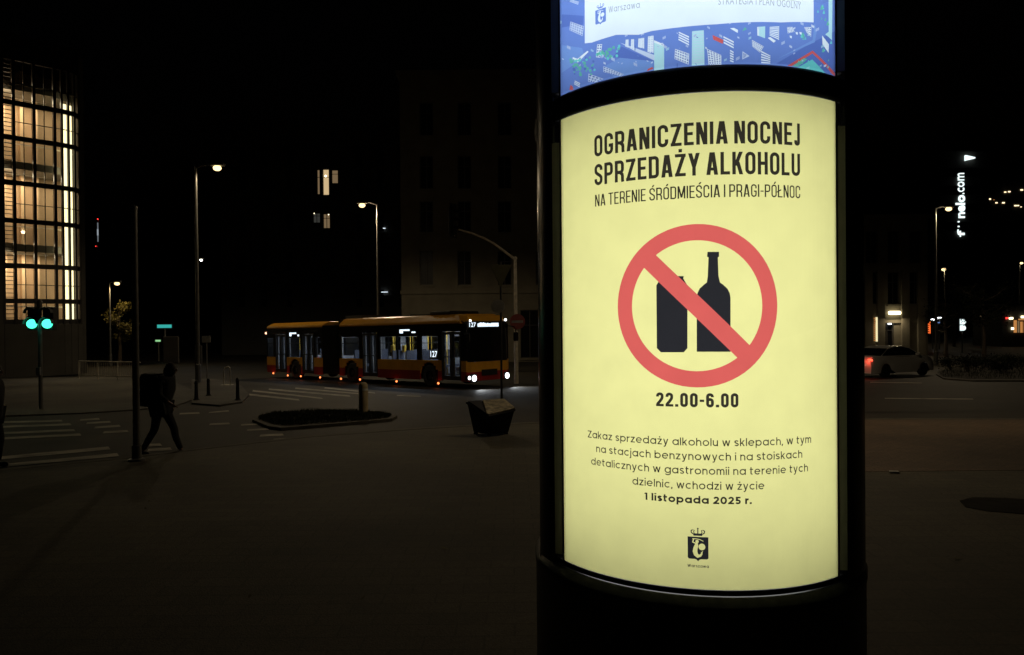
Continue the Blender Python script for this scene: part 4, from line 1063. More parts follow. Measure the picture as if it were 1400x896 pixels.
# ------------------------------------------------------------------ articulated bus
A0, B0 = G(638, 532.5), G(365.5, 516.5)
fwd = (A0 - B0).normalized(); lat = Vector((-fwd.y, fwd.x, 0)).normalized()
upb = fwd.cross(lat).normalized()
LEN = (A0 - B0).length
bus = bpy.data.objects.new('articulated_bus', None); C.objects.link(bus)
bus.matrix_world = Matrix(((fwd.x, lat.x, upb.x, A0.x), (fwd.y, lat.y, upb.y, A0.y), (fwd.z, lat.z, upb.z, A0.z), (0, 0, 0, 1)))
tag(bus, 'yellow and red articulated city bus with lit displays and orange marker lamps', 'bus')
nb = lat * -1
inv = bus.matrix_world.inverted()
def SX(px, py=488): return (inv @ on_plane(px, py, A0, nb)).x
BW, RZ = 2.45, 3.0
J0, J1 = SX(464), SX(441)
rear = -LEN
wheels = [SX(586), SX(480), SX(403)]
doors = [(SX(604), SX(630)), (SX(496), SX(516)), (SX(413.5), SX(429)), (SX(377), SX(392))]
wins = [(SX(519.5), SX(542)), (SX(543.5), SX(570)), (SX(576), SX(599)), (SX(466.5), SX(491)), (SX(393.5), SX(411)), (SX(431), SX(439.5)), (SX(366.5), SX(374))]
ZL, ZW0, ZW1, ZH = .30, 1.12, 2.12, 2.60
def section(x0, x1, side):
    """side wall split into panels around doors, windows and wheel arches; side 0 = door side"""
    y0, y1 = (0, .06) if side == 0 else (BW - .06, BW)
    cuts = {x0, x1}
    dl = [d for d in doors if x0 <= d[0] and d[1] <= x1] if side == 0 else []
    wl_ = [v for v in wins if x0 - .01 <= v[0] and v[1] <= x1 + .01]
    if side: wl_ = [(x0 + .5 + k * 1.6, x0 + 1.9 + k * 1.6) for k in range(int((x1 - x0 - 1) / 1.6))]
    wh = [v for v in wheels if x0 < v < x1]
    for d in dl + wl_: cuts |= {d[0], d[1]}
    for v in wh: cuts |= {v - .56, v + .56}
    cs = sorted(cuts)
    for a, c in zip(cs[:-1], cs[1:]):
        m = (a + c) / 2; low, red, band, hdr = MB(), MB(), MB(), MB()
        if any(d[0] < m < d[1] for d in dl): hdr.box(a, c, y0, y1, 2.3, ZH).build('header_band', 'black', bus); continue
        arch = [v for v in wh if abs(v - m) < .56]
        if arch:
            v = arch[0]; n = 8
            for k in range(n):
                xa, xb = a + (c - a) * k / n, a + (c - a) * (k + 1) / n; xm = (xa + xb) / 2 - v
                zt__ = .48 + math.sqrt(max(.3136 - xm * xm, 0)); low.box(xa, xb, y0, y1, max(zt__, ZL), ZW0)
        else: red.box(a, c, y0, y1, ZL, .68); low.box(a, c, y0, y1, .68, ZW0)
        if any(d[0] - .001 < m < d[1] + .001 for d in wl_): pass
        else: band.box(a, c, y0, y1, ZW0, ZW1)
        hdr.box(a, c, y0, y1, ZW1, ZH)
        for nm, q, m_ in (('side_panel', low, 'yellowpaint'), ('lower_panel', red, 'redpaint'), ('window_band', band, 'black'), ('header_band', hdr, 'black')):
            if q.v: q.build(nm, m_, bus)
    for d in wl_:
        q = MB(); q.box(d[0], d[1], y0 + .02, y0 + .03, ZW0, ZW1); wn = q.build('window', 'busglass', bus)
        f = MB(); f.box(d[0], d[1], y0 + .005, y0 + .05, ZW1 - .3, ZW1 - .27); f.build('window_bar', 'blackmatt', wn)
    for d in dl:
        m = (d[0] + d[1]) / 2
        dr = empty('door', (0, 0, 0)); dr.parent = bus; dr.location = (m, 0, 0)
        for a, c in ((d[0], m), (m, d[1])):
            a -= m; c -= m; f = MB(); t = .07
            f.box(a, a + t, -.01, .05, ZL + .05, 2.28); f.box(c - t, c, -.01, .05, ZL + .05, 2.28); f.box(a + t, c - t, -.01, .05, ZL + .05, ZL + .2); f.box(a + t, c - t, -.01, .05, 2.18, 2.28); f.box(a + t, c - t, -.005, .045, 1.25, 1.29)
            f.build('door_frame', 'blackmatt', dr); MB().box(a + t, c - t, .015, .025, ZL + .2, 2.18).build('pane', 'busglass', dr)
for x0, x1 in ((J0, 0), (rear, J1)):
    section(x0, x1, 0); section(x0, x1, 1)
    fr = x1 == 0
    rf = MB(); h = RZ if fr else RZ - .1
    prof = [(0, ZH), (0, ZH + .12), (.25, h - .06), (.45, h), (BW - .45, h), (BW - .25, h - .06), (BW, ZH + .12), (BW, ZH)]
    rf.prism([(x0, a, z) for a, z in prof], (x1 - x0 - (.35 if fr else 0), 0, 0)); rf.build('roof', 'yellowpaint', bus, bevel=.04)
    MB().box(x0 + .05, x1 - .1, .07, BW - .07, .33, .38).build('cabin_floor', 'blackmatt', bus)
    MB().box(x0 + .05, x1 - .3, .07, BW - .07, 2.4, 2.46).build('cabin_ceiling', 'buswhite', bus)
    st = MB(); sf = MB(); k = x0 + .8
    while k < x1 - 2.2:
        if not any(d[0] - .4 < k < d[1] + .3 for d in doors):
            for yy in (.25, 1.55):
                st.box(k, k + .45, yy, yy + .65, .75, .85); st.box(k, k + .08, yy, yy + .65, .85, 1.5)
        k += .95
    st.build('seat', 'seat', bus)
    li = MB(); li.box(x0 + .1, x1 - .3, BW - .16, BW - .10, .4, 1.14); li.box(x0 + .1, x1 - .3, BW - .16, BW - .10, 2.08, 2.39); k = x0 + .15
    while k < x1 - .5: li.box(k, k + .34, BW - .155, BW - .105, 1.14, 2.08); k += 1.6
    li.build('cabin_lining', 'buswhite', bus)
    for d in doors:
        if x0 <= d[0] and d[1] <= x1:
            for v in (d[0] - .02, (d[0] + d[1]) / 2 - .03, d[1] + .02): MB().box(v - .05, v + .05, .14, .20, .4, 2.38).build('door_post', 'buswhite', bus)
    po = MB(); k = x0 + .7
    while k < x1 - .8: po.tube([(k, .8, .38), (k, .8, 2.4)], .02, 6); po.tube([(k, 1.7, .38), (k, 1.7, 2.4)], .02, 6); k += 1.25
    po.build('handrail', 'polyyellow', bus)
    lamp('AREA', bus, ((x0 + x1) / 2, BW / 2, 2.38), 150 if fr else 95, (.85, .92, 1), rot=(0, 0, 0), sx=(x1 - x0) * .8, sy=.3)
MB().prism([(J0 - .15, .1, RZ - .02), (J0 - .15, BW - .1, RZ - .02), (J0 - .15, BW - .1, ZH), (J0 - .15, .1, ZH)], (.1, 0, 0)).build('roof_edge', 'black', bus)
bl = MB(); nb_ = 14
for k in range(nb_):
    xa = J1 + (J0 - J1) * k / nb_; xb = J1 + (J0 - J1) * (k + 1) / nb_; xm = (xa + xb) / 2
    for q, (a, c) in enumerate(((xa, xm), (xm, xb))):
        o0, o1 = (.02, .10) if q == 0 else (.10, .02)
        A4 = [(a, o0, .35), (a, BW - o0, .35), (a, BW - o0, 2.72 - o0), (a, o0, 2.72 - o0)]; C4 = [(c, o1, .35), (c, BW - o1, .35), (c, BW - o1, 2.72 - o1), (c, o1, 2.72 - o1)]
        for i in range(4): bl.poly([A4[i], A4[(i + 1) % 4], C4[(i + 1) % 4], C4[i]])
bl.build('bellows', 'bellows', bus)
MB().box(J0 - .2, J0 + 1.2, .5, BW - .5, RZ + .0, RZ + .14).build('roof_box', 'bellows', bus)
MB().box(-2.6, -1.3, .4, BW - .4, RZ + .002, RZ + .15).build('roof_box', 'blackmatt', bus, bevel=.05)
# front
fp = MB(); fp.prism([(-.02, 0, ZL), (-.02, BW, ZL), (.06, BW - .2, ZL), (.06, .2, ZL)], (0, 0, .36)); fp.build('bumper', 'redpaint', bus)
fq = MB(); fq.prism([(-.02, 0, .665), (.08, .2, .665), (.08, BW - .2, .665), (-.02, BW, .665)], (0, 0, .40)); fq.build('front_panel', 'yellowpaint', bus)
MB().box(.082, .10, BW / 2 - .45, BW / 2 + .45, .5, .74).build('number_plate_holder', 'blackmatt', bus)
ws = MB(); ws.prism([(-.02, .02, 1.07), (.10, .25, 1.07), (.10, BW - .25, 1.07), (-.02, BW - .02, 1.07)], (-.03, 0, 1.35)); ws.build('windscreen', 'winglass', bus, True)
hd = MB(); hd.prism([(-.05, .02, 2.42), (.05, .25, 2.42), (.05, BW - .25, 2.42), (-.05, BW - .02, 2.42)], (-.03, 0, .26)); hd.build('display_case', 'black', bus)
fr_ = MB(); fr_.prism([(-.36, 0.05, 2.685), (.0, .2, 2.685), (.0, BW - .2, 2.685), (-.36, BW - .05, 2.685)], (-.12, 0, .26)); fr_.build('roof_front', 'yellowpaint', bus, bevel=.05)
ds = bpy.data.objects
def led_text(s, x, y0, z0, hgt, wid, axis, parent, m='disp'):
    v, f = text_mesh(s, .012); xa = min(p[0] for p in v); xb = max(p[0] for p in v)
    mb = MB()
    for p in v:
        u = (p[0] - xa) / (xb - xa) * wid; z = z0 + p[1] / CAPH * hgt
        mb.v.append(Vector((x, y0 + u, z)) if axis == 'y' else Vector((y0 + u, x, z)))
    mb.f = f; return mb.build('display', m, parent)
led_text('127', .056, .16, 2.47, .17, .36, 'y', bus)
lm = MB(); k = .62; rl = random.Random(3)
while k < 1.75:
    w_ = rl.uniform(.05, .09); lm.box(.054, .058, k, k + w_, 2.47 + rl.choice((0, 0, .0)), 2.47 + rl.choice((.13, .15, .17))); k += w_ + .012
lm.build('display', 'disp', bus)
xx = SX(593.5, 488); led_text('127', -.012, xx - .21, 1.26, .24, .42, 'x', bus); MB().box(xx - .28, xx + .28, -.008, -.001, 1.18, 1.56).build('display_case', 'blackmatt', bus)
for px0, px1, py0, py1 in ((396, 405, 454.8, 457), (396, 398.5, 457, 460), (407, 409, 457.6, 460), (546.5, 560, 450.5, 452.8), (546.5, 551, 452.8, 456), (563, 568, 453.5, 455.5)):
    p, q = inv @ on_plane(px0, py1, A0, nb), inv @ on_plane(px1, py0, A0, nb); MB().box(p.x, q.x, -.012, -.002, p.z, q.z).build('display', 'disp', bus)
for px, py, r_, fx in ((648.3, 517.5, .13, .09), (641.6, 517, .075, .075), (693.3, 513.6, .125, .08)):
    o_ = A0 + fwd * fx; p = inv @ on_plane(px, py, o_, fwd * -1)
    MB().ball((fx + .012, p.y, p.z), r_, 12, (.25, 1, 1)).build('headlight', 'head', bus, True)
    MB().box(fx - .14, fx - .005, p.y - r_ * 1.35, p.y + r_ * 1.35, p.z - r_ * 1.3, p.z + r_ * 1.3).build('headlight_housing', 'blackmatt', bus, bevel=.02)
    if r_ > .08: lamp('SPOT', bus, (fx + .1, p.y, p.z), 130, (.9, .95, 1), .07, (0, -PI / 2 + .16, 0), cone=1.7, blend=.8)
for px, py in ((642, 438.8), (690.4, 437.4)):
    o_ = A0 - fwd * .06; p = inv @ on_plane(px, py, o_, fwd * -1); MB().ball((-.03, p.y, p.z), .055, 10).build('roof_lamp', 'head', bus, True)
    MB().box(-.16, -.06, p.y - .06, p.y + .06, p.z - .12, p.z - .05).build('roof_lamp', 'black', bus)
for px, py in ((374, 510.5), (393.7, 513.5), (411.5, 514.6), (438, 516.2), (466.5, 518), (492.5, 519), (542.5, 521.6), (599.5, 524.2)):
    p = inv @ on_plane(px, py, A0, nb); MB().ball((p.x, -.012, p.z), .058, 8, (1.2, .4, .8)).build('marker_light', 'marker', bus, True)
    lamp('POINT', bus, (p.x, -.08, p.z), .35, (1, .15, .04), .04)
p = inv @ on_plane(363.2, 455.8, A0, nb); MB().ball((p.x - .02, .05, p.z), .08, 8, (1, 1, .8)).build('roof_lamp', emit('orange_roof_lamp', (1, .5, .3), 3), bus, True)
MB().box(rear - .03, rear - .002, .05, BW - .05, ZL, ZH).build('rear_panel', 'black', bus)
for wx in wheels:
    for v in (-.6, .57): MB().box(wx + v, wx + v + .03, .062, .358, .36, 1.088).build('wheel_housing', 'blackmatt', bus)
    MB().box(wx - .6, wx + .6, .36, .42, .36, 1.1).build('wheel_housing', 'blackmatt', bus); MB().box(wx - .6, wx + .6, .062, .358, 1.09, 1.11).build('wheel_housing', 'blackmatt', bus)
    for yy, sg in ((.03, 1), (BW - .33, -1)):
        t = MB().lathe([(.22, 0), (.42, .0), (.47, .05), (.47, .24), (.42, .29), (.22, .29)], n=26, mtx=Matrix.Translation((0, 0, 0)) @ Matrix.Rotation(-PI / 2, 4, 'X'))
        wo = empty('wheel', (wx, yy, .47)); wo.parent = bus
        t.build('tyre', 'rubber', wo, True)
        MB().lathe([(0, .05), (.12, .03), (.16, .08), (.22, .06), (.235, .15), (.22, .24), (0, .24)], n=22, mtx=Matrix.Rotation(-PI / 2, 4, 'X')).build('rim', 'rubber', wo, True)
for yv, xv, out in ((-.12, .12, -.25), (BW + .12, .12, .25)):
    mr = MB().tube([(-.02, BW / 2 + (yv - BW / 2) * .86, 2.5), (.25, yv, 2.45), (.3, yv + out * .3, 2.2)], .02, 6).build('mirror_arm', 'black', bus)
    MB().box(.22, .34, yv + out * .3 - .11, yv + out * .3 + .11, 1.85, 2.22).build('mirror', 'black', mr, bevel=.03)
for px, py in ((537, 477), (552.5, 477)):
    p = inv @ on_plane(px, py, A0 + lat * .8, nb); MB().box(p.x - .09, p.x + .09, .74, .86, p.z - .16, p.z + .16).build('validator', 'polyyellow', bus, bevel=.02)

# ------------------------------------------------------------------ white saloon car
def car(pxr, pxf, py, Y, label):
    a = G(pxr, py); a = P(pxr, py, Y); bb = P(pxf, py, Y + 2.4)
    f = Vector((bb.x - a.x, bb.y - a.y, 0)).normalized(); cz = gz(Y)
    r = empty('saloon_car', (a.x, Y, cz), label, 'car', None, math.atan2(f.y, f.x))
    L, W = 4.7, 1.8
    # x from rear bumper to front, y across (camera side y=-W)
    prof = [(0.0, .42), (.02, .80), (.12, .98), (.55, 1.02), (.75, 1.03), (1.35, 1.36), (1.9, 1.46), (2.5, 1.46), (3.0, 1.35), (3.65, 1.02), (4.3, .90), (4.62, .72), (4.70, .45), (4.66, .25), (4.25, .22), (3.2, .2), (1.4, .2), (.1, .24)]
    wx = (.95, 3.75)
    body = MB(); low = [p for p in prof]
    # lower body below the belt line, lofted with tumblehome, arches cut by building the sill in bays
    belt = lambda x: .95 if x > .3 else .93
    xs = sorted(set([0, .05, .15, .3, .55, .62, 1.28, 1.6, 2.2, 2.8, 3.2, 3.42, 4.08, 4.3, 4.45, 4.6, 4.68] + [wx[0] + .34 * math.cos(k * PI / 8) for k in range(9)] + [wx[1] + .34 * math.cos(k * PI / 8) for k in range(9)]))
    def topz(x):
        pts = [(0, .78), (.06, .9), (.15, .99), (.75, 1.03), (3.6, 1.0), (4.2, .92), (4.5, .80), (4.68, .62)]
        for (x0, z0), (x1, z1) in zip(pts, pts[1:]):
            if x <= x1: return z0 + (z1 - z0) * (x - x0) / (x1 - x0)
        return .62
    def half(x): return W / 2 * (1 - .16 * max(0, (x - 3.9) / .8) ** 2 - .12 * max(0, (.5 - x) / .5) ** 2)
    def botz(x):
        for c_ in wx:
            if abs(x - c_) <= .345: return .32 + math.sqrt(max(0, .345 ** 2 - (x - c_) ** 2))
        return .22
    rows = []
    for x in xs:
        t, h, bz = topz(x), half(x), botz(x); zb_ = [bz + (t - bz) * k for k in (0, .35, .7, 1)]
        row = [(x, -h * kk, z) for kk, z in zip((.97, 1, .985, .93), zb_)] + [(x, 0, t + .02)] + [(x, h * kk, z) for kk, z in zip((.93, .985, 1, .97), zb_[::-1])]
        rows.append([Vector((p[0], p[1] , p[2])) for p in row])
    n = len(rows[0])
    for p, q in zip(rows, rows[1:]):
        for k in range(n - 1): body.poly([p[k], p[k + 1], q[k + 1], q[k]])
    body.poly(rows[0]); body.poly(rows[-1][::-1])
    body.build('body', 'carwhite', r, True)
    MB().box(.4, 4.3, -W / 2 + .12, W / 2 - .12, .2, .6).build('underbody', 'blackmatt', r)
    gh = MB(); rf = MB(); g_ = [(.62, 1.02), (1.3, 1.36), (1.85, 1.455), (2.45, 1.46), (2.95, 1.36), (3.6, 1.0)]
    for (x0, z0), (x1, z1) in zip(g_, g_[1:]):
        for sg in (-1, 1):
            w0, w1 = [(W / 2 * .92 - (z - 1.0) * .42) * sg for z in (z0, z1)]; b0, b1_ = W / 2 * .92 * sg, W / 2 * .92 * sg
            gh.poly([(x0, b0, 1.0), (x1, b1_, 1.0), (x1, w1, z1 - .03), (x0, w0, z0 - .03)])
        w0, w1 = [W / 2 * .92 - (z - 1.0) * .42 for z in (z0, z1)]
        tgt = rf if x0 >= 1.2 and x1 <= 3 else gh
        tgt.poly([(x0, -w0, z0), (x1, -w1, z1), (x1, w1, z1), (x0, w0, z0)])
        rf.poly([(x0, -w0, z0), (x1, -w1, z1), (x1, -w1 - .01, z1 - .045), (x0, -w0 - .01, z0 - .045)]); rf.poly([(x0, w0, z0), (x1, w1, z1), (x1, w1 + .01, z1 - .045), (x0, w0 + .01, z0 - .045)])
    gh.build('glasshouse', 'carglass', r, True); rf.build('roof', 'carwhite', r, True)
    for sx_ in wx:
        for sg in (-1, 1):
            wo = empty('wheel', (sx_, sg * (W / 2 - .12), .32)); wo.parent = r
            MB().lathe([(.2, -.1), (.3, -.1), (.32, -.07), (.32, .07), (.3, .1), (.2, .1)], n=24, mtx=Matrix.Rotation(-PI / 2, 4, 'X')).build('tyre', 'rubber', wo, True)
            MB().lathe([(0, -.08), (.2, -.085), (.21, 0), (.2, .085), (0, .08)], n=20, mtx=Matrix.Rotation(-PI / 2, 4, 'X')).build('rim', 'blackmatt', wo, True)
    for sg in (-1, 1):
        MB().ball((.06, sg * .68, .84), .12, 10, (.35, 1.3, .55)).build('tail_light', 'tail', r, True)
        MB().ball((4.52, sg * .62, .72), .12, 10, (.7, 1.2, .45)).build('headlight', emit('car_headlamp', (1, .95, .8), .5), r, True)
        MB().box(3.1, 3.25, sg * W / 2 * .96, sg * (W / 2 * .96 + .17), 1.0, 1.12).build('mirror', 'carwhite', r, bevel=.02)
        lamp('POINT', r, (-.15, sg * .68, .84), 4, (1, .06, .03), .08)
    MB().box(1.5, 2.7, -W / 2 * .93 - .012, -W / 2 * .93 - .002, .955, .975).build('window_trim', 'chrome', r)
    return r
car(1171, 1266, 512, 35.5, 'pale saloon car with red tail lamp passing behind the advertising column')

# ------------------------------------------------------------------ posts, signals, signs
def simple_post(name, px, top, Y, r0, label, cat, m='pole', group=None):
    q = P(px, top, Y); z0 = gz(Y); r = empty(name, (q.x, Y, z0), label, cat, group)
    return r, q.z - z0
q = G(183, 637)
r, H = simple_post('signal_post', 183, 285, q.y - .1, .08, 'plain dark steel post beside the walking person', 'post')
r.location.z = gz(q.y) + .1
MB().tube([(0, 0, 0), (0, 0, .25), (0, 0, .26), (0, 0, H - .1)], [.075, .075, .055, .05], 14).build('shaft', 'pole', r, True)
MB().lathe([(0, H - .1), (.06, H - .1), (.055, H - .06), (0, H - .04)], n=14).build('cap', 'pole', r)
MB().lathe([(.05, 0), (.13, 0), (.13, .03), (.06, .05)], n=16).build('base_plate', 'pole', r)

# pedestrian signal with two green faces
q = G(56, 560); r = empty('traffic_signal', (q.x, q.y, gz(q.y) + .03), 'pedestrian signal post with two heads glowing green', 'traffic signal')
zg = P(56, 443, q.y).z - r.location.z; Y = q.y
MB().tube([(0, 0, 0), (0, 0, zg + .62)], .055, 12).build('post', 'pole', r, True)
MB().tube([(0, 0, zg + .5), (0, 0, zg + .66), (0, 0, zg + .68), (0, 0, zg + .72)], [.06, .075, .07, .02], 12).build('cap', 'pole', r, True)
for px in (45.5, 66.5):
    dx = P(px, 443, Y).x - q.x
    h = empty('signal_head', (dx, -.02, zg)); h.parent = r
    MB().box(-.16, .16, -.02, .2, -.19, .50).build('housing', 'blackmatt', h, bevel=.02)
    MB().lathe([(0, 0), (.115, 0), (.115, .02), (0, .025)], n=20, mtx=Matrix.Translation((0, -.03, .32)) @ Matrix.Rotation(PI / 2, 4, 'X')).build('red_lens', mat('unlit_red_lens', (.06, .005, .005), .2), h)
    MB().ball((0, -.05, 0), .165, 16, (1, .3, .84)).build('green_lens', 'green', h, True)
    for zz in (0, .32):
        v = MB(); v.lathe([(.185 if zz else .2, 0), (.18 if zz else .195, .16)], n=14, a0=0, a1=PI, mtx=Matrix.Translation((0, -.02, zz)) @ Matrix.Rotation(PI / 2, 4, 'X')); v.build('visor', 'blackmatt', h)
    lamp('POINT', h, (0, -.26, -.02), .45, (.1, 1, .75), .06)
MB().box(-.36, .36, .05, .1, zg - .1, zg - .04).build('bracket', 'pole', r)
MB().box(-.06, .06, -.14, -.05, 1.0, 1.25).build('push_button', 'signback', r, bevel=.02)

# mast with a curved arm and hanging signal, no-entry sign on its post
Y = 33.0; q = P(704.5, 354, Y); z0 = gz(Y); H = q.z - z0
r = empty('signal_mast', (q.x, Y, z0), 'pale mast with long curved arm reaching over the bus', 'signal mast')
MB().tube([(0, 0, 0), (0, 0, H)], [.10, .065], 12).build('post', 'galv', r, True)
MB().ball((0, 0, H + .02), .09, 10).build('joint', 'galv', r, True)
arm = [(704.5, 355), (690, 344), (675, 333), (660, 325), (645, 319), (627, 314)]
MB().tube([P(a, c, Y) - r.location for a, c in arm], [.06, .055, .05, .047, .044, .04], 10).build('arm', 'galv', r, True)
e = P(620, 302, Y) - r.location
sh_ = empty('signal_head', e); sh_.parent = r; sh_.rotation_euler = (0, 0, 1.15)
MB().box(-.17, .17, -.06, .18, -.62, .62).build('housing', 'blackmatt', sh_, bevel=.03)
MB().box(-.3, .3, .0, .03, -.75, .75).build('backing_board', 'blackmatt', sh_)
MB().tube([(.1, 0, -.68), (.05, .02, 0), (-.05, .04, .68)], .02, 6).build('edge_strip', 'galv', sh_)
for k in (-1, 0, 1):
    MB().lathe([(.13, 0), (.12, .22)], n=14, a0=0, a1=PI, mtx=Matrix.Translation((0, -.06, k * .36)) @ Matrix.Rotation(PI / 2, 4, 'X')).build('visor', 'blackmatt', sh_)
s = P(707.3, 440, Y - .25) - r.location; sg_ = empty('no_entry_sign', P(707.3, 440, Y - .15), 'red round no-entry sign on the pale mast', 'road sign')
MB().lathe([(0, 0), (.34, 0), (.34, .03), (0, .03)], n=28, mtx=Matrix.Rotation(PI / 2, 4, 'X')).build('disc', 'signred', sg_)
MB().box(-.25, .25, -.036, -.031, -.055, .055).build('white_bar', 'signback', sg_)
MB().box(-.06, .06, .002, .12, -.04, .04).build('clamp', 'galv', sg_)
# thin post with the back-to-back signs behind the bin
q = G(686, 553); Y = q.y; r = empty('sign_post', (q.x, Y, gz(Y) + .1), 'thin dark post behind the bin carrying a triangular and a round sign', 'sign post')
H = P(686, 358, Y).z - r.location.z
MB().tube([(0, 0, 0), (0, 0, H)], .035, 10).build('shaft', 'blackmatt', r, True)
a, c, d = [P(*v, Y - .06) - r.location for v in ((669.5, 362), (700, 362), (684.5, 394))]
MB().prism([a, c, d], (0, .02, 0)).build('triangular_sign', 'signolive', r, bevel=.008)
e = P(681, 419, Y - .06) - r.location
MB().lathe([(0, 0), (.205, 0), (.205, .02), (0, .02)], n=26, mtx=Matrix.Translation(e) @ Matrix.Rotation(PI / 2, 4, 'X')).build('round_sign', 'signback', r)
MB().lathe([(0, 0), (.19, 0), (.19, .004), (0, .004)], n=26, mtx=Matrix.Translation(e + Vector((0, -.021, 0))) @ Matrix.Rotation(PI / 2, 4, 'X')).build('sign_face', 'pole', r)

# ------------------------------------------------------------------ dark tapered bin with scuffed slanting lid
q = G(671, 600); q.z = gz(q.y) + .1
r = empty('grit_bin', q, 'dark tapered bin with a slanting scuffed pale lid', 'bin', None, 0)
t0 = [(-.03, -.40, .40), (.49, -.06, .48), (.27, .40, .62), (-.48, .05, .62)]      # front, right, back and left corners
b0 = [(x * .74 + .0, y * .74, .03) for x, y, z in t0]
bn = MB(); bn.v = [Vector(p) for p in b0 + t0]; bn.f = [[0, 3, 2, 1], [4, 5, 6, 7], [0, 1, 5, 4], [1, 2, 6, 5], [2, 3, 7, 6], [3, 0, 4, 7]]
bn.build('body', 'bin', r, bevel=.02)
rim_ = MB(); rim_.tube([Vector(p) for p in t0 + t0[:1]], .02, 6); rim_.build('rim', 'bin', r)
T = [Vector(p) + Vector((0, 0, .014)) for p in t0]
m1 = T[0].lerp(T[3], .08); m2 = T[3].lerp(T[2], .42)
lid = MB(); lid.prism([m1, T[0].lerp(T[1], .02), T[1] * 1.02, T[2] * 1.01, m2], (0, 0, .03)); lid.build('lid', 'binlid', r, bevel=.008)
m3 = T[0].lerp(T[3], .12); m4 = T[3].lerp(T[2], .38)
lid2 = MB(); lid2.prism([m3, m4, T[3].lerp(T[2], .04)], (0, 0, .025)); lid2.build('lid', 'bin', r)
for sx_ in (0, 1, 2, 3): p = Vector(b0[sx_]) * .85; MB().box(p.x - .04, p.x + .04, p.y - .04, p.y + .04, 0, .03).build('foot', 'rubber', r)

# ------------------------------------------------------------------ bollards, hoop, railing
q = G(497, 567); q.z = gz(q.y) + .066; hb = (567 - 526) / FPX * q.y; rb_ = 6.3 / FPX * q.y
r = empty('bollard', q, 'thick pale round-topped bollard on the grassy island', 'bollard')
MB().lathe([(0, 0), (rb_, 0), (rb_, hb * .82), (rb_ * .97, hb * .84), (rb_ * .97, hb * .9), (rb_ * .7, hb * .97), (rb_ * .3, hb), (0, hb)], n=24).build('shaft', 'bollard', r, True)
MB().lathe([(rb_ * 1.003, hb * .72), (rb_ * 1.02, hb * .725), (rb_ * 1.02, hb * .79), (rb_ * 1.003, hb * .795)], n=24).build('band', 'signwhite', r)
for px, py, ht, lab in ((268.5, 549, 27, 'slim dark bollard on the refuge island, nearest the walking person'), (285, 543, 24, 'middle one of the slim dark bollards on the refuge island'), (325, 549, 31, 'slim dark bollard beside the far zebra crossing')):
    q = G(px, py); q.z = gz(q.y) + .05; h = ht / FPX * q.y
    r = empty('slim_bollard', q, lab, 'bollard', 'slim dark bollards on the refuge island')
    MB().lathe([(0, 0), (.075, 0), (.06, .06), (.05, h * .8), (.062, h * .82), (.062, h * .86), (.05, h * .88), (.045, h * .96), (0, h)], n=16).build('shaft', 'blackmatt', r, True)
    MB().lathe([(.075, 0), (.1, 0), (.1, .02), (.075, .04)], n=16).build('base', 'blackmatt', r)
q = G(312, 528); q.z = gz(q.y) + .05
r = empty('hoop_barrier', q, 'pale steel hoop barrier on the refuge island', 'barrier')
MB().tube([(-.22, .1, 0), (-.22, .1, .62), (-.15, .07, .75), (0, 0, .8), (.08, -.03, .75), (.12, -.05, .62), (.12, -.05, 0)], .032, 8).build('rail', 'galv', r, True)
MB().box(-.3, .2, -.12, .16, 0, .012).build('base', 'galv', r)
# low fence on the far left
a, c = G(108, 519), G(192, 521)
r = empty('railing', (a.x, a.y, gz(a.y) + .03), 'low grey railing along the far footway on the left', 'fence', None, math.atan2(c.y - a.y, c.x - a.x))
L = (c - a).length; f = MB(); f.tube([(0, 0, .95), (L, 0, .95)], .035, 6); f.tube([(0, 0, .2), (L, 0, .2)], .025, 6); f.build('rail', 'galv', r)
ps = MB(); k = 0
while k <= L: ps.tube([(k, 0, 0), (k, 0, .95)], .03, 6); k += 1.5
ps.build('post', 'galv', r); bs = MB(); k = .12
while k < L: bs.tube([(k, 0, .2), (k, 0, .93)], .009, 4); k += .14
bs.build('bar', 'galv', r)
# far signal with a red lamp
q = P(272, 497, 38); r = empty('traffic_signal', (q.x, 38, gz(38) + .1), 'small distant traffic signal showing a red lamp', 'traffic signal')
z = q.z - r.location.z
MB().tube([(0, 0, 0), (0, 0, z + .9)], .05, 8).build('post', 'pole', r)
MB().box(-.15, .15, -.14, .08, z - .14, z + .9).build('housing', 'blackmatt', r)
MB().ball((0, -.15, z), .09, 10, (1, .3, .8)).build('red_lens', 'redlamp', r)
q = P(282, 464, 38.4); sg_ = empty('information_board', (q.x, 38.4, gz(38)), 'small grey sign board beside the distant red signal', 'sign board')
z = q.z - gz(38); MB().box(-.22, .22, -.02, .02, z - .17, z + .17).build('panel', 'signback', sg_); MB().tube([(0, .04, 0), (0, .04, z + .15)], .03, 8).build('post', 'pole', sg_)
q = P(234, 478, 40); sg_ = empty('advert_board', (q.x, 40, gz(40)), 'dim upright board behind the walking person', 'sign board')
z = q.z - gz(40); MB().box(-.42, .42, -.06, .06, z - .75, z + .7).build('panel', 'darkstone', sg_, bevel=.05); MB().box(-.08, .08, -.05, .05, 0, z - .75).build('post', 'pole', sg_)

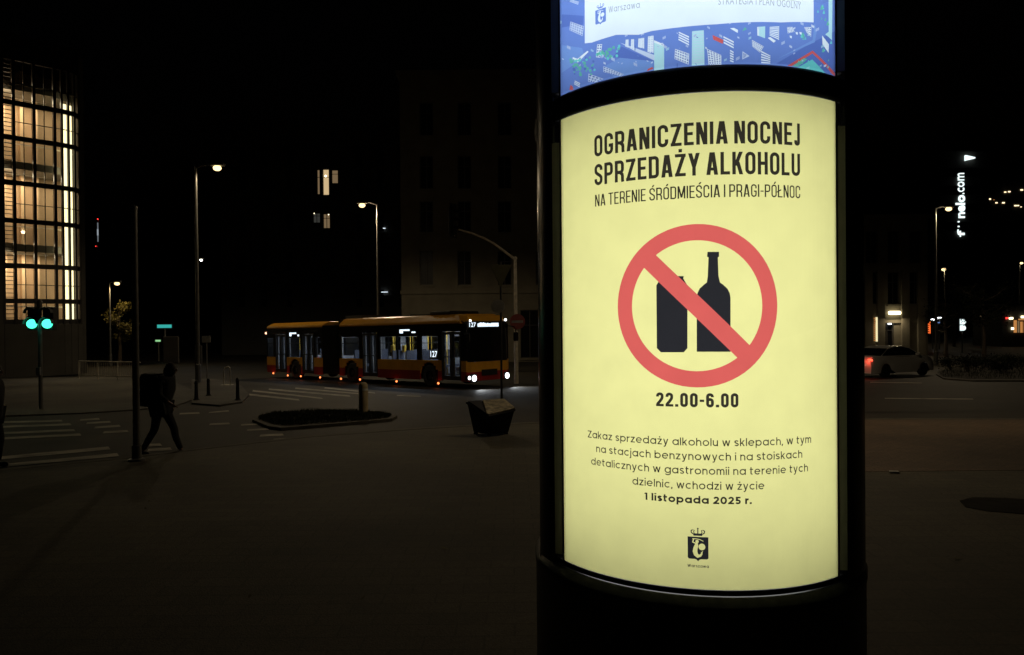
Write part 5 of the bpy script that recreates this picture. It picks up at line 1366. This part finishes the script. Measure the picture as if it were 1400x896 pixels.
# ------------------------------------------------------------------ people
def person(px, py, hgt_px, facing, label, joints, bag=True, hood=True):
    q = G(px, py); z0 = gz(q.y); S = hgt_px / FPX * q.y / 1.72
    r = empty('person', (q.x, q.y, z0), label, 'person', None, facing); r.scale = (S, S, S)
    # local: x forward, y left, z up.  joint name -> (x, y, z, radius)
    J = joints
    def skin(name, chains, m, parent, lvl=2, root=None):
        me = bpy.data.meshes.new(name); vs_, es, rd = [], [], []; idx = {}
        for ch in chains:
            prev = None
            for p in ch:
                key = tuple(round(v, 4) for v in p[:3])
                if key not in idx: idx[key] = len(vs_); vs_.append(key); rd.append(p[3])
                if prev is not None and prev != idx[key]: es.append((prev, idx[key]))
                prev = idx[key]
        me.from_pydata(vs_, es, [])
        o = bpy.data.objects.new(name, me); C.objects.link(o)
        sk = o.modifiers.new('skin', 'SKIN'); ss = o.modifiers.new('sub', 'SUBSURF'); ss.levels = ss.render_levels = lvl
        for k, v in enumerate(me.skin_vertices[0].data): v.radius = rd[k] if hasattr(rd[k], '__len__') else (rd[k], rd[k]); v.use_root = k == 0
        bpy.context.view_layer.update()
        dg = bpy.context.evaluated_depsgraph_get(); nm = bpy.data.meshes.new_from_object(o.evaluated_get(dg)); bpy.data.objects.remove(o)
        nm.materials.clear(); nm.materials.append(M[m])
        for p in nm.polygons: p.use_smooth = True
        o = bpy.data.objects.new(name, nm); C.objects.link(o); o.parent = parent; return o
    def lg(s): return [J['pelvis'], J['hip' + s], J['knee' + s], J['calf' + s], J['ankle' + s], J['heel' + s], J['toe' + s]]
    def ar(s): return [J['chest'], J['sh' + s], J['el' + s], J['wr' + s], J['hand' + s]]
    fingers = []
    for s in 'lr':
        hx = Vector(J['hand' + s][:3]); wr = Vector(J['wr' + s][:3]); d = (hx - wr).normalized()
        for k in range(4):
            f0 = hx + Vector(((k - 1.5) * .021, 0, 0)); f1 = f0 + d * .045 + Vector((.004, 0, 0)); f2 = f1 + d * .035 + Vector((.012, 0, .004))
            fingers.append([J['hand' + s], (*f0, .013), (*f1, .010), (*f2, .008)])
        t0 = wr + d * .04 + Vector((.035, 0, 0)); fingers.append([J['hand' + s], (*t0, .013), (*(t0 + d * .05 + Vector((.01, 0, 0))), .010)])
    body = skin('body', [[J['pelvis'], J['waist'], J['chest'], J['neck'], J['skull'], J['crownv']], lg('l'), lg('r'), ar('l'), ar('r')] + fingers, 'skin', r)
    skin('trousers', [[(J['pelvis'][0], J['pelvis'][1], J['pelvis'][2], .155)] + [(*p[:3], p[3] * 1.22) for p in lg(s)[1:5]] for s in 'lr'], 'trousers', body)
    for s in 'lr':
        a, hl, t = J['ankle' + s], J['heel' + s], J['toe' + s]
        skin('shoe', [[(*a[:3], .055), (*hl[:3], .05), ((hl[0] + t[0]) / 2, hl[1], (hl[2] + t[2]) / 2, .048), (*t[:3], .040)]], 'blackmatt', body)
    jk = [(J['hem'][0], J['hem'][1], J['hem'][2], (.17, .20)), (J['pelvis'][0], J['pelvis'][1], J['pelvis'][2] + .03, (.165, .19)), (J['waist'][0], J['waist'][1], J['waist'][2], (.16, .185)), (J['chest'][0], J['chest'][1], J['chest'][2], (.165, .20)), (*J['neck'][:3], .09)]
    skin('coat', [jk] + [[(J['chest'][0], J['chest'][1], J['chest'][2], (.165, .20))] + [(*p[:3], p[3] * 1.45) for p in ar(s)[1:4]] for s in 'lr'], 'coat', body)
    hc = Vector(J['skull'][:3]) + Vector((.015, 0, .035))
    fx = 1
    for sg in (-1, 1):
        MB().ball(hc + Vector((.088, sg * .032, .0)), .011, 8).build('eye', 'signwhite', body, True)
        MB().ball(hc + Vector((0, sg * .078, -.01)), .026, 8, (.7, .35, 1.2)).build('ear', 'skin', body, True)
    MB().ball(hc + Vector((.1, 0, -.025)), .018, 8, (1, .7, 1.3)).build('nose', 'skin', body, True)
    MB().box(hc.x + .083, hc.x + .093, -.024, .024, hc.z - .068, hc.z - .06).build('mouth', 'signred', body)
    hr = MB(); hr.ball(hc + Vector((-.018, 0, .02)), .103, 14, (1, .86, 1.05)); hr.build('hair', 'hair', body, True)
    if hood: skin('hood', [[(J['neck'][0] - .03, 0, J['neck'][2], .11), (hc.x - .03, 0, hc.z - .04, .118), (hc.x - .02, 0, hc.z + .05, .112)]], 'coat', body)
    return r
walk = dict(pelvis=(0, 0, .93, .13), waist=(.03, 0, 1.1, .125), chest=(.09, 0, 1.33, .14), neck=(.15, 0, 1.5, .055), skull=(.20, 0, 1.58, .085), crownv=(.21, 0, 1.67, .075), hem=(-.02, 0, .76),
    hipl=(0, .09, .90, .085), kneel=(.20, .09, .51, .058), calfl=(.22, .09, .36, .055), anklel=(.33, .09, .11, .04), heell=(.32, .09, .055, .038), toel=(.51, .10, .06, .03),
    hipr=(0, -.09, .90, .085), kneer=(-.08, -.09, .50, .058), calfr=(-.16, -.09, .38, .055), ankler=(-.31, -.09, .13, .04), heelr=(-.33, -.09, .085, .038), toer=(-.17, -.10, .04, .03),
    shl=(.09, .18, 1.42, .058), ell=(-.08, .23, 1.18, .045), wrl=(.02, .23, .97, .033), handl=(.05, .23, .89, .036),
    shr=(.09, -.18, 1.42, .058), elr=(.10, -.23, 1.15, .045), wrr=(.27, -.2, 1.02, .033), handr=(.34, -.19, .97, .036))
pr = person(221, 624, 127, -.12, 'dark-clad person with hood and backpack walking over the zebra crossing', walk)
bp_ = empty('backpack', pr.location + Vector((-.19, -.0, 1.18)) , 'dark bulky backpack worn by the hooded walking person', 'backpack', None, -.12)
MB().box(-.15, .11, -.17, .17, -.30, .28, Matrix.Rotation(.16, 4, 'Y')).build('main_pouch', 'bag', bp_, bevel=.07)
MB().box(-.24, -.15, -.13, .13, -.26, .0, Matrix.Rotation(.16, 4, 'Y')).build('front_pocket', 'bag', bp_, bevel=.04)
for sg in (-1, 1): MB().tube([(.06, sg * .12, .25), (.24, sg * .14, .27), (.36, sg * .15, .12), (.30, sg * .15, -.1), (.1, sg * .14, -.2)], .018, 6).build('strap', 'bag', bp_)
walk2 = dict(walk); walk2.update(hipl=(0, .09, .9, .085), kneel=(.1, .09, .5, .058), calfl=(.08, .09, .36, .055), anklel=(.06, .09, .1, .04), heell=(.04, .09, .05, .038), toel=(.22, .1, .04, .03),
    kneer=(.02, -.09, .5, .058), calfr=(-.03, -.09, .38, .055), ankler=(-.1, -.09, .11, .04), heelr=(-.12, -.09, .06, .038), toer=(.05, -.1, .04, .03), chest=(.04, 0, 1.35, .14), neck=(.06, 0, 1.52, .055), skull=(.08, 0, 1.6, .085), crownv=(.08, 0, 1.69, .075), elr=(.05, -.24, 1.15, .045), wrr=(.1, -.24, .95, .033), handr=(.12, -.24, .87, .036), shl=(.05, .18, 1.43, .058), shr=(.05, -.18, 1.43, .058))
person(-12, 640, 140, .1, 'person in dark clothes cut off by the left edge', walk2, hood=False)
